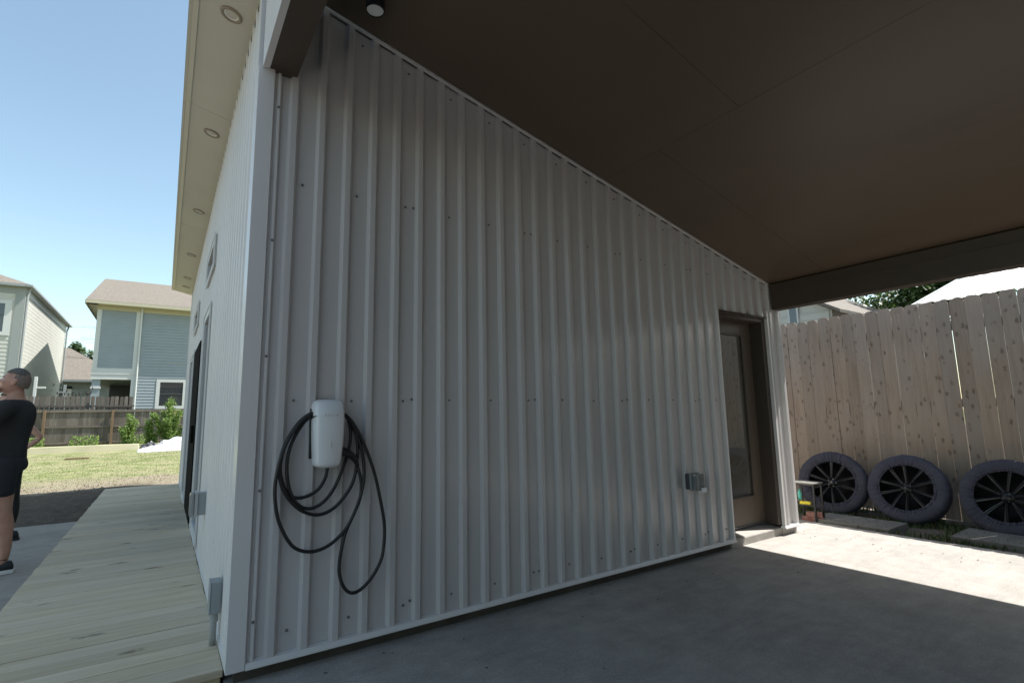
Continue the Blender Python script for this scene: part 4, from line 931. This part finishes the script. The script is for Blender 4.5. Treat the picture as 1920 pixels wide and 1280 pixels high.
# roof plane rising away: eave at x=10.6, ridge at x=15
ex, ez_, kx, kz = 10.6, 3.0, 15.4, 4.95
Lr = Vector((kx-ex, 0, kz-ez_)); nrm = Vector((-(kz-ez_), 0, kx-ex)).normalized()
mb = MB(); yy_ = .55; prev = None; ybase = .55
i = 0
cor = []
while yy_ > -11:
    cor.append((yy_, .016 if (i % 4) in (1, 2) else 0)); yy_ -= .045; i += 1
def ymax(tt): return -.45*tt  # the rake runs back as the roof rises
for (ya, da), (yb_, db) in zip(cor, cor[1:]):
    A = Vector((ex, ya, ez_))+nrm*da; B = Vector((ex, yb_, ez_))+nrm*db; mb.quad(A, B, B+Lr+Vector((0, -1.0, 0)), A+Lr+Vector((0, -1.0, 0)))
mb.build('roof', M['blueroof'], rh)
mb = MB(); A = Vector((ex-.02, .56, ez_)); mb.prism([A, A+Lr+Vector((0, -1.0, 0)), A+Lr+Vector((0, -1.0, -.14)), A+Vector((0, 0, -.14))], (0, .05, 0)); mb.build('rake_board', M['whitetrim'], rh)
MB().box(10.9, 15.0, -10.8, -.5, 0, 2.95).build('wall', M['whitesiding'], rh)
o = MB().box(0, 1.2, -2.2, 0, .0, .05).build('blue_tarp_patch', M['bluetarp']); o.location = (12.2, -.62, 3.72); o.rotation_euler = (0, -math.atan2(kz-ez_, kx-ex), 0); tag(o, 'blue patch lying on the tin roof at the right edge', 'tarp')
nh = thing('white_neighbour_house', 'white sided house glimpsed above the tall fence beside the wall end', 'house')
siding_wall('siding', (13, 10), (13, 3.0), 1.5, 3.62, (-1, 0), M['whitesiding'], nh, pitch=.16)
mb = MB(); mb.prism([(13.02, 2.95, 0), (13.02, 2.95, 3.60), (13.02, 6.5, 5.7), (13.02, 10, 3.6), (13.02, 10, 0)], (5, 0, 0)); mb.build('gable_wall', M['whitesiding'], nh)
mb = MB(); mb.prism([(12.75, 2.65, 3.46), (12.75, 2.65, 3.54), (12.75, 6.5, 5.86), (12.75, 10.4, 3.5), (12.75, 10.4, 3.42), (12.75, 6.5, 5.74)], (5.6, 0, 0)); mb.build('roof', M['shingle'], nh)
f = MB().box(12.95, 12.985, 3.72, 3.76, 3.0, 3.9).box(12.95, 12.985, 3.94, 3.98, 3.0, 3.9).build('window', M['whitetrim'], nh); MB().box(12.955, 12.98, 3.76, 3.94, 3.0, 3.9).build('pane', M['winglass'], f)

nb = thing('light_blocker_house', 'added unseen tan house behind the camera, blocking light into the carport', 'house')
MB().box(-4.5, 8.5, -13.0, -9.2, 0, 5.2).build('wall', M['darkwall'], nb); mb = MB(); mb.prism([(-5, -8.7, 5.15), (-5, -13.5, 5.15), (-5, -11.1, 7.2)], (14, 0, 0)); mb.build('roof', M['shingle'], nb)  # invented house, keeps light from behind the camera off the ribbed wall

# ------------------------------------------------------------ people
def skin_mesh(chains, sub=2):
    """chains: list of lists of (pos, radius or (rx,ry)); first chain is the trunk. returns joined bmesh pieces"""
    outs = []
    for ch in chains:
        me = bpy.data.meshes.new('sk'); me.from_pydata([tuple(p) for p, r in ch], [(i, i+1) for i in range(len(ch)-1)], [])
        def mods(o):
            md = o.modifiers.new('s', 'SKIN'); md.use_smooth_shade = True
            sv = o.data.skin_vertices[0].data
            for i, (p, r) in enumerate(ch): sv[i].radius = r if isinstance(r, tuple) else (r, r); sv[i].use_root = (i == 0)
            s = o.modifiers.new('u', 'SUBSURF'); s.levels = sub; s.render_levels = sub
        # skin layer needs creating
        o_ = bpy.data.objects.new('t', me); bm = bmesh.new(); bm.from_mesh(me); bm.verts.layers.skin.verify(); bm.to_mesh(me); bm.free(); bpy.data.objects.remove(o_)
        outs.append(evaluated(me, mods))
    return outs
def join_meshes(ms, name, voxel=None, smooth_it=0):
    bm = bmesh.new()
    for m_ in ms: bm.from_mesh(m_)
    me = bpy.data.meshes.new(name); bm.to_mesh(me); bm.free(); me.materials.clear()
    if voxel:
        def mods(o):
            r = o.modifiers.new('r', 'REMESH'); r.mode = 'VOXEL'; r.voxel_size = voxel; r.use_smooth_shade = True
            if smooth_it: s = o.modifiers.new('s', 'SMOOTH'); s.iterations = smooth_it; s.factor = .5
        me = evaluated(me, mods); me.name = name
    for p in me.polygons: p.use_smooth = True
    return me
def ellipsoid(c, r, mtx=None, seg=24, fn=None):
    bm = bmesh.new(); bmesh.ops.create_uvsphere(bm, u_segments=seg, v_segments=seg//2+2, radius=1)
    for v in bm.verts:
        p = Vector((v.co.x*r[0], v.co.y*r[1], v.co.z*r[2]))
        if fn: p = fn(p, v.co)
        v.co = (mtx @ p if mtx else p)+Vector(c)
    me = bpy.data.meshes.new('e'); bm.to_mesh(me); bm.free(); return me
def head_meshes(c, mtx, s=1.0):
    """local: face toward -X, up Z"""
    def f(p, q):
        if q.z < 0: p.y *= 1-.28*min(1, -q.z); p.x = p.x*(1-.12*-q.z) - .012*(-q.z)   # jaw narrows, chin forward
        if q.x > .2 and q.z < -.2: p.x *= 1-.35*(-q.z)
        if q.x < -.75 and -.1 < q.z < .25: p.x += .006
        return p
    out = [ellipsoid(c, (.098*s, .076*s, .122*s), mtx, 28, f)]
    def at(x, y, z): return Vector(c)+mtx @ Vector((x*s, y*s, z*s))
    out.append(ellipsoid(at(-.098, 0, -.014), (.018*s, .011*s, .026*s), mtx, 12))        # nose
    out.append(ellipsoid(at(-.106, 0, -.026), (.014*s, .013*s, .011*s), mtx, 12))
    out.append(ellipsoid(at(-.086, 0, .026), (.014*s, .052*s, .012*s), mtx, 12))         # brow
    out.append(ellipsoid(at(-.090, 0, -.056), (.012*s, .024*s, .006*s), mtx, 12))        # upper lip
    out.append(ellipsoid(at(-.088, 0, -.068), (.012*s, .021*s, .006*s), mtx, 12))
    out.append(ellipsoid(at(-.080, 0, -.100), (.020*s, .024*s, .016*s), mtx, 12))        # chin
    for sd_ in (-1, 1):
        out.append(ellipsoid(at(.010, sd_*.077, -.008), (.018*s, .008*s, .031*s), mtx @ Matrix.Rotation(.15*sd_, 3, 'Z'), 14))
        out.append(ellipsoid(at(.016, sd_*.083, .008), (.013*s, .005*s, .018*s), mtx, 12))
        out.append(ellipsoid(at(-.060, sd_*.045, -.02), (.030*s, .022*s, .022*s), mtx, 12))   # cheek
    return out, at
def hand_chains(w, d, n, thumb_side, curl=.35, s=1.0):
    """w wrist, d direction of the hand, n palm normal"""
    d = d.normalized(); n = n.normalized(); t = d.cross(n).normalized()*thumb_side; ch = []
    ch.append([(w, .023*s), (w+d*.04*s, (.020*s, .030*s)), (w+d*.085*s, (.015*s, .033*s))])
    for k, (off_, L) in enumerate(((.030, .070), (.010, .078), (-.010, .072), (-.029, .056))):
        b = w+d*.075*s+t*off_*s; p = [b]; dirn = d.copy(); 
        for sg in (.45, .32, .23):
            dirn = (dirn*math.cos(curl)+n*math.sin(curl)).normalized(); p.append(p[-1]+dirn*L*sg*s)
        ch.append([(q, (.0088-.0008*i)*s) for i, q in enumerate(p)])
    b = w+d*.022*s+t*.022*s; p1 = b+(d*.6+t*.75)*.032*s; p2 = p1+(d*.85+t*.3+n*.2)*.028*s; p3 = p2+(d*.95+n*.3)*.022*s
    ch.append([(b, .013*s), (p1, .0115*s), (p2, .0098*s), (p3, .0080*s)])
    return ch
def shoe(parent, ankle, heading, m1, m2):
    # heading unit vector in xy for the toes
    h = Vector(heading).normalized(); sx = Vector((-h.y, h.x, 0)); g = ankle.copy(); g.z = -.05
    def ring(tt, w, z0, z1): c = g+h*tt; return c, w, z0, z1
    secs = [(-.075, .020, .022, .062), (-.06, .034, .020, .100), (-.02, .039, .020, .110), (.03, .041, .020, .098), (.08, .046, .020, .070), (.13, .048, .020, .055), (.17, .042, .021, .045), (.198, .022, .024, .034)]
    mb = MB(); n = 12
    for tt, w, z0, z1 in secs:
        for j in range(n):
            a = 2*math.pi*j/n; c = g+h*tt+sx*(w*math.cos(a)); c.z = -.05+(z0+z1)/2+(z1-z0)/2*math.sin(a); mb.v.append(tuple(c))
    for k in range(len(secs)-1):
        for j in range(n): a_ = k*n+j; b_ = k*n+(j+1) % n; mb.f.append((a_, b_, b_+n, a_+n))
    mb.f += [tuple(range(n)), tuple((len(secs)-1)*n+j for j in range(n))]
    so = mb.build('shoe', m1, parent, smooth=True)
    mb = MB(); out = []
    for tt, w in ((-.085, .018), (-.075, .032), (-.02, .040), (.05, .043), (.11, .050), (.16, .047), (.198, .030), (.21, .010)): out.append((tt, w))
    pts = [g+h*tt+sx*w for tt, w in out]+[g+h*tt-sx*w for tt, w in reversed(out)]
    mb.prism([(p.x, p.y, -.049) for p in pts], (0, 0, .030)); mb.build('sole', m2, so, bevel=.004)
    # side stripes
    mb = MB()
    for k in range(3):
        for sd_ in (-1, 1):
            a = g+h*(.01+.03*k)+sx*sd_*.043; mb.tube([Vector((a.x, a.y, -.012)), Vector((a.x, a.y, .028))+h*.025-sx*sd_*.010], .0045, 5)
    mb.build('shoe_stripe', m2, so)

man = thing('person', 'man in black t-shirt and dark shorts with hand to his chin at the left edge', 'person', (0, 0, 0))
MX, MY = -1.485, 3.46; G = -.05
def P_(x, y_, z): return Vector((MX+x, MY+y_, G+z))
hm = Matrix.Rotation(R(14), 3, 'Y') @ Matrix.Rotation(R(-6), 3, 'Z')
hc = P_(.025, -.01, 1.625)
hd, hat = head_meshes(hc, hm, 1.0)
tors = [(P_(.0, 0, .93), (.105, .145)), (P_(-.01, 0, 1.06), (.10, .14)), (P_(.0, 0, 1.20), (.108, .150)), (P_(.02, 0, 1.33), (.112, .168)), (P_(.030, 0, 1.42), (.085, .14)), (P_(.035, 0, 1.48), (.060, .064)), (P_(.035, 0, 1.54), (.058, .058)), (P_(.03, 0, 1.60), (.05, .05))]
def leg(sy, kx_=0.0, fx=0.0): return [(P_(.01, .085*sy, .92), .098), (P_(.0+kx_*.4, .095*sy, .74), .088), (P_(kx_, .10*sy, .50), .060), (P_(kx_+.028, .10*sy, .37), .063), (P_(fx+.01, .10*sy, .20), .045), (P_(fx, .10*sy, .09), .036), (P_(fx-.03, .10*sy, .05), .036)]
armN = [(P_(.03, -.17, 1.43), .062), (P_(-.02, -.235, 1.32), .052), (P_(-.13, -.255, 1.225), .045), (P_(-.19, -.25, 1.185), .041), (P_(-.17, -.16, 1.33), .038), (P_(-.125, -.075, 1.44), .027), (P_(-.115, -.060, 1.462), .024)]
armF = [(P_(.03, .17, 1.43), .062), (P_(-.0, .24, 1.30), .050), (P_(-.03, .26, 1.16), .043), (P_(-.14, .17, 1.10), .038), (P_(-.20, .02, 1.12), .028)]
hands = hand_chains(P_(-.118, -.064, 1.455), Vector((.10, .25, .9)), Vector((.9, .3, -.1)), 1, .45) + hand_chains(P_(-.20, .02, 1.12), Vector((-.1, -1, .1)), Vector((.8, 0, -.5)), 1, .5)
ms = skin_mesh([tors, leg(-1, .045, .085), leg(1, .02, .03), armN, armF]+hands)+hd
body = join_meshes(ms, 'body', .0065, 3); body.materials.append(M['skin']); link('body', body, None, man, smooth=True)
# hair cap
def capmesh(c, mtx, s, keep, grow=1.0):
    bm = bmesh.new(); bmesh.ops.create_uvsphere(bm, u_segments=40, v_segments=28, radius=1)
    dele = [v for v in bm.verts if not keep(v.co)]; bmesh.ops.delete(bm, geom=dele, context='VERTS')
    for v in bm.verts:
        q = v.co.copy(); g_ = grow*(1+.012*noise.noise(q*14)); p = Vector((q.x*.103*s*g_, q.y*.080*s*g_, q.z*.128*s*g_)); v.co = mtx @ p+Vector(c)
    bmesh.ops.solidify(bm, geom=bm.faces[:], thickness=.004)
    me = bpy.data.meshes.new('hair'); bm.to_mesh(me); bm.free(); return me
fade = capmesh(hc, hm, .985, lambda q: (q.z > .45 if q.x < -.05 else q.z > -.35 + .9*max(0, .35-q.x)), 1.0); fade.materials.append(M['fade']); link('short_side_hair', fade, None, man, smooth=True)
hair = capmesh(hc, hm, 1.0, lambda q: q.z > .50 + .10*noise.noise(q*6) + (.18 if q.x > .6 else 0), 1.012); hair.materials.append(M['hair']); link('hair', hair, None, man, smooth=True)
for sd_ in (-1, 1):
    e = ellipsoid(hat(-.083, sd_*.032, .008), (.011, .012, .010), hm, 12); e.materials.append(M['whiteplastic']); eo = link('eye', e, None, man, smooth=True)
# t-shirt
sh_ = skin_mesh([[(P_(.0, 0, .84), (.150, .188)), (P_(-.01, 0, 1.0), (.122, .165)), (P_(.0, 0, 1.18), (.126, .172)), (P_(.02, 0, 1.33), (.130, .188)), (P_(.035, 0, 1.43), (.095, .150)), (P_(.036, 0, 1.478), (.074, .077))],
                 [(P_(.03, -.12, 1.43), .085), (P_(.0, -.205, 1.375), .078), (P_(-.05, -.242, 1.29), .073), (P_(-.085, -.252, 1.262), .068)], [(P_(.03, .12, 1.43), .085), (P_(.0, .225, 1.35), .075), (P_(-.02, .25, 1.24), .068)]])
shirt = join_meshes(sh_, 'tshirt', .010, 2)
for v in shirt.vertices:
    k = noise.noise(Vector((v.co.x*8, v.co.y*8, v.co.z*4)))*.012+noise.noise(Vector((v.co.x*20, v.co.y*20, v.co.z*9)))*.003; v.co += v.normal*k
shirt.materials.append(M['blackshirt']); link('t_shirt', shirt, None, man, smooth=True)
st_ = skin_mesh([[(P_(.0, 0, 1.0), (.115, .155)), (P_(.01, 0, .90), (.140, .175)), (P_(.01, 0, .82), (.130, .170))], [(P_(.01, -.07, .99), .125), (P_(.01, -.085, .88), .128), (P_(.015, -.095, .74), .108), (P_(.03, -.10, .60), .100)], [(P_(.01, .07, .99), .125), (P_(.01, .085, .88), .128), (P_(.01, .095, .74), .108), (P_(.015, .10, .60), .100)]])
so_ = join_meshes(st_, 'shorts', .010, 2)
for v in so_.vertices: v.co += v.normal*(noise.noise(Vector((v.co.x*10, v.co.y*10, v.co.z*5)))*.006)
so_.materials.append(M['shorts']); link('shorts', so_, None, man, smooth=True)
shoe(man, P_(.085, -.10, 0), (-1, -.12, 0), M['shoe'], M['sole']); shoe(man, P_(.0, .10, 0), (-1, .1, 0), M['shoe'], M['sole'])
sk = join_meshes(skin_mesh([[(P_(.088, -.10, .15), .044), (P_(.085, -.10, .09), .042)]]), 'sock'); sk.materials.append(M['shoe']); link('sock', sk, None, man, smooth=True)

wo = thing('person', 'person in black leggings standing behind the man, bare arm bent with hand on hip', 'person', (0, 0, 0))
WX_, WY_ = -1.77, 5.10
def Q_(x, y_, z): return Vector((WX_+x, WY_+y_, G+z))
hd2, hat2 = head_meshes(Q_(-.02, 0, 1.50), Matrix.Rotation(R(4), 3, 'Y'), .95)
tors2 = [(Q_(.0, 0, .88), (.115, .150)), (Q_(.0, 0, 1.0), (.09, .12)), (Q_(.0, 0, 1.14), (.095, .13)), (Q_(.0, 0, 1.26), (.09, .15)), (Q_(.0, 0, 1.34), (.06, .10)), (Q_(.0, 0, 1.38), (.045, .045)), (Q_(-.01, 0, 1.46), (.042, .042))]
def leg2(px, sy): return [(Q_(px*.3+.03, .07*sy, .86), .100), (Q_(px*.6+.03, .08*sy, .70), .088), (Q_(px+.02, .08*sy, .46), .056), (Q_(px+.035, .08*sy, .34), .058), (Q_(px+.03, .08*sy, .16), .036), (Q_(px+.03, .08*sy, .08), .030), (Q_(px+.0, .08*sy, .045), .030)]
arm2 = [(Q_(.05, -.13, 1.32), .050), (Q_(.15, -.17, 1.26), .042), (Q_(.24, -.17, 1.18), .036), (Q_(.30, -.15, 1.10), .033), (Q_(.24, -.15, 1.04), .032), (Q_(.14, -.14, .955), .024), (Q_(.10, -.13, .94), .022)]
arm3 = [(Q_(-.03, .15, 1.31), .046), (Q_(-.05, .20, 1.18), .040), (Q_(-.05, .21, 1.06), .036), (Q_(-.09, .20, .94), .028), (Q_(-.10, .19, .86), .022)]
ms = skin_mesh([tors2, leg2(.09, -1), leg2(-.08, 1), arm2, arm3]+hand_chains(Q_(.12, -.13, .945), Vector((-.8, -.1, -.5)), Vector((-.2, .9, 0)), 1, .25, .92)+hand_chains(Q_(-.10, .19, .86), Vector((0, 0, -1)), Vector((0, -1, 0)), 1, .3, .92))+hd2
b2 = join_meshes(ms, 'body', .0075, 3); b2.materials.append(M['skin2']); link('body', b2, None, wo, smooth=True)
h2 = capmesh(Q_(-.02, 0, 1.50), Matrix.Rotation(R(4), 3, 'Y'), .97, lambda q: q.x > -.1 or q.z > .45, 1.03); h2.materials.append(M['hair2']); link('hair', h2, None, wo, smooth=True)
lg = join_meshes(skin_mesh([[(Q_(.02, 0, 1.0), (.10, .13)), (Q_(.02, 0, .90), (.125, .16)), (Q_(.02, 0, .80), (.11, .15))]]+[[(p, (r+.006) if not isinstance(r, tuple) else r) for p, r in leg2(px, sy)[:5]] for px, sy in ((.09, -1), (-.08, 1))]), 'leggings', .009, 2); lg.materials.append(M['leggings']); link('leggings', lg, None, wo, smooth=True)
tp = join_meshes(skin_mesh([[(Q_(.0, 0, .96), (.112, .142)), (Q_(.0, 0, 1.08), (.102, .136)), (Q_(.0, 0, 1.2), (.112, .152)), (Q_(.0, 0, 1.31), (.09, .14)), (Q_(.0, 0, 1.35), (.06, .09))]]), 'top', .009, 2); tp.materials.append(M['blackshirt']); link('tank_top', tp, None, wo, smooth=True)
shoe(wo, Q_(.12, -.08, 0), (-1, -.1, 0), M['shoe'], M['shoe']); shoe(wo, Q_(-.05, .08, 0), (-1, .1, 0), M['shoe'], M['shoe'])

bpy.context.view_layer.update()
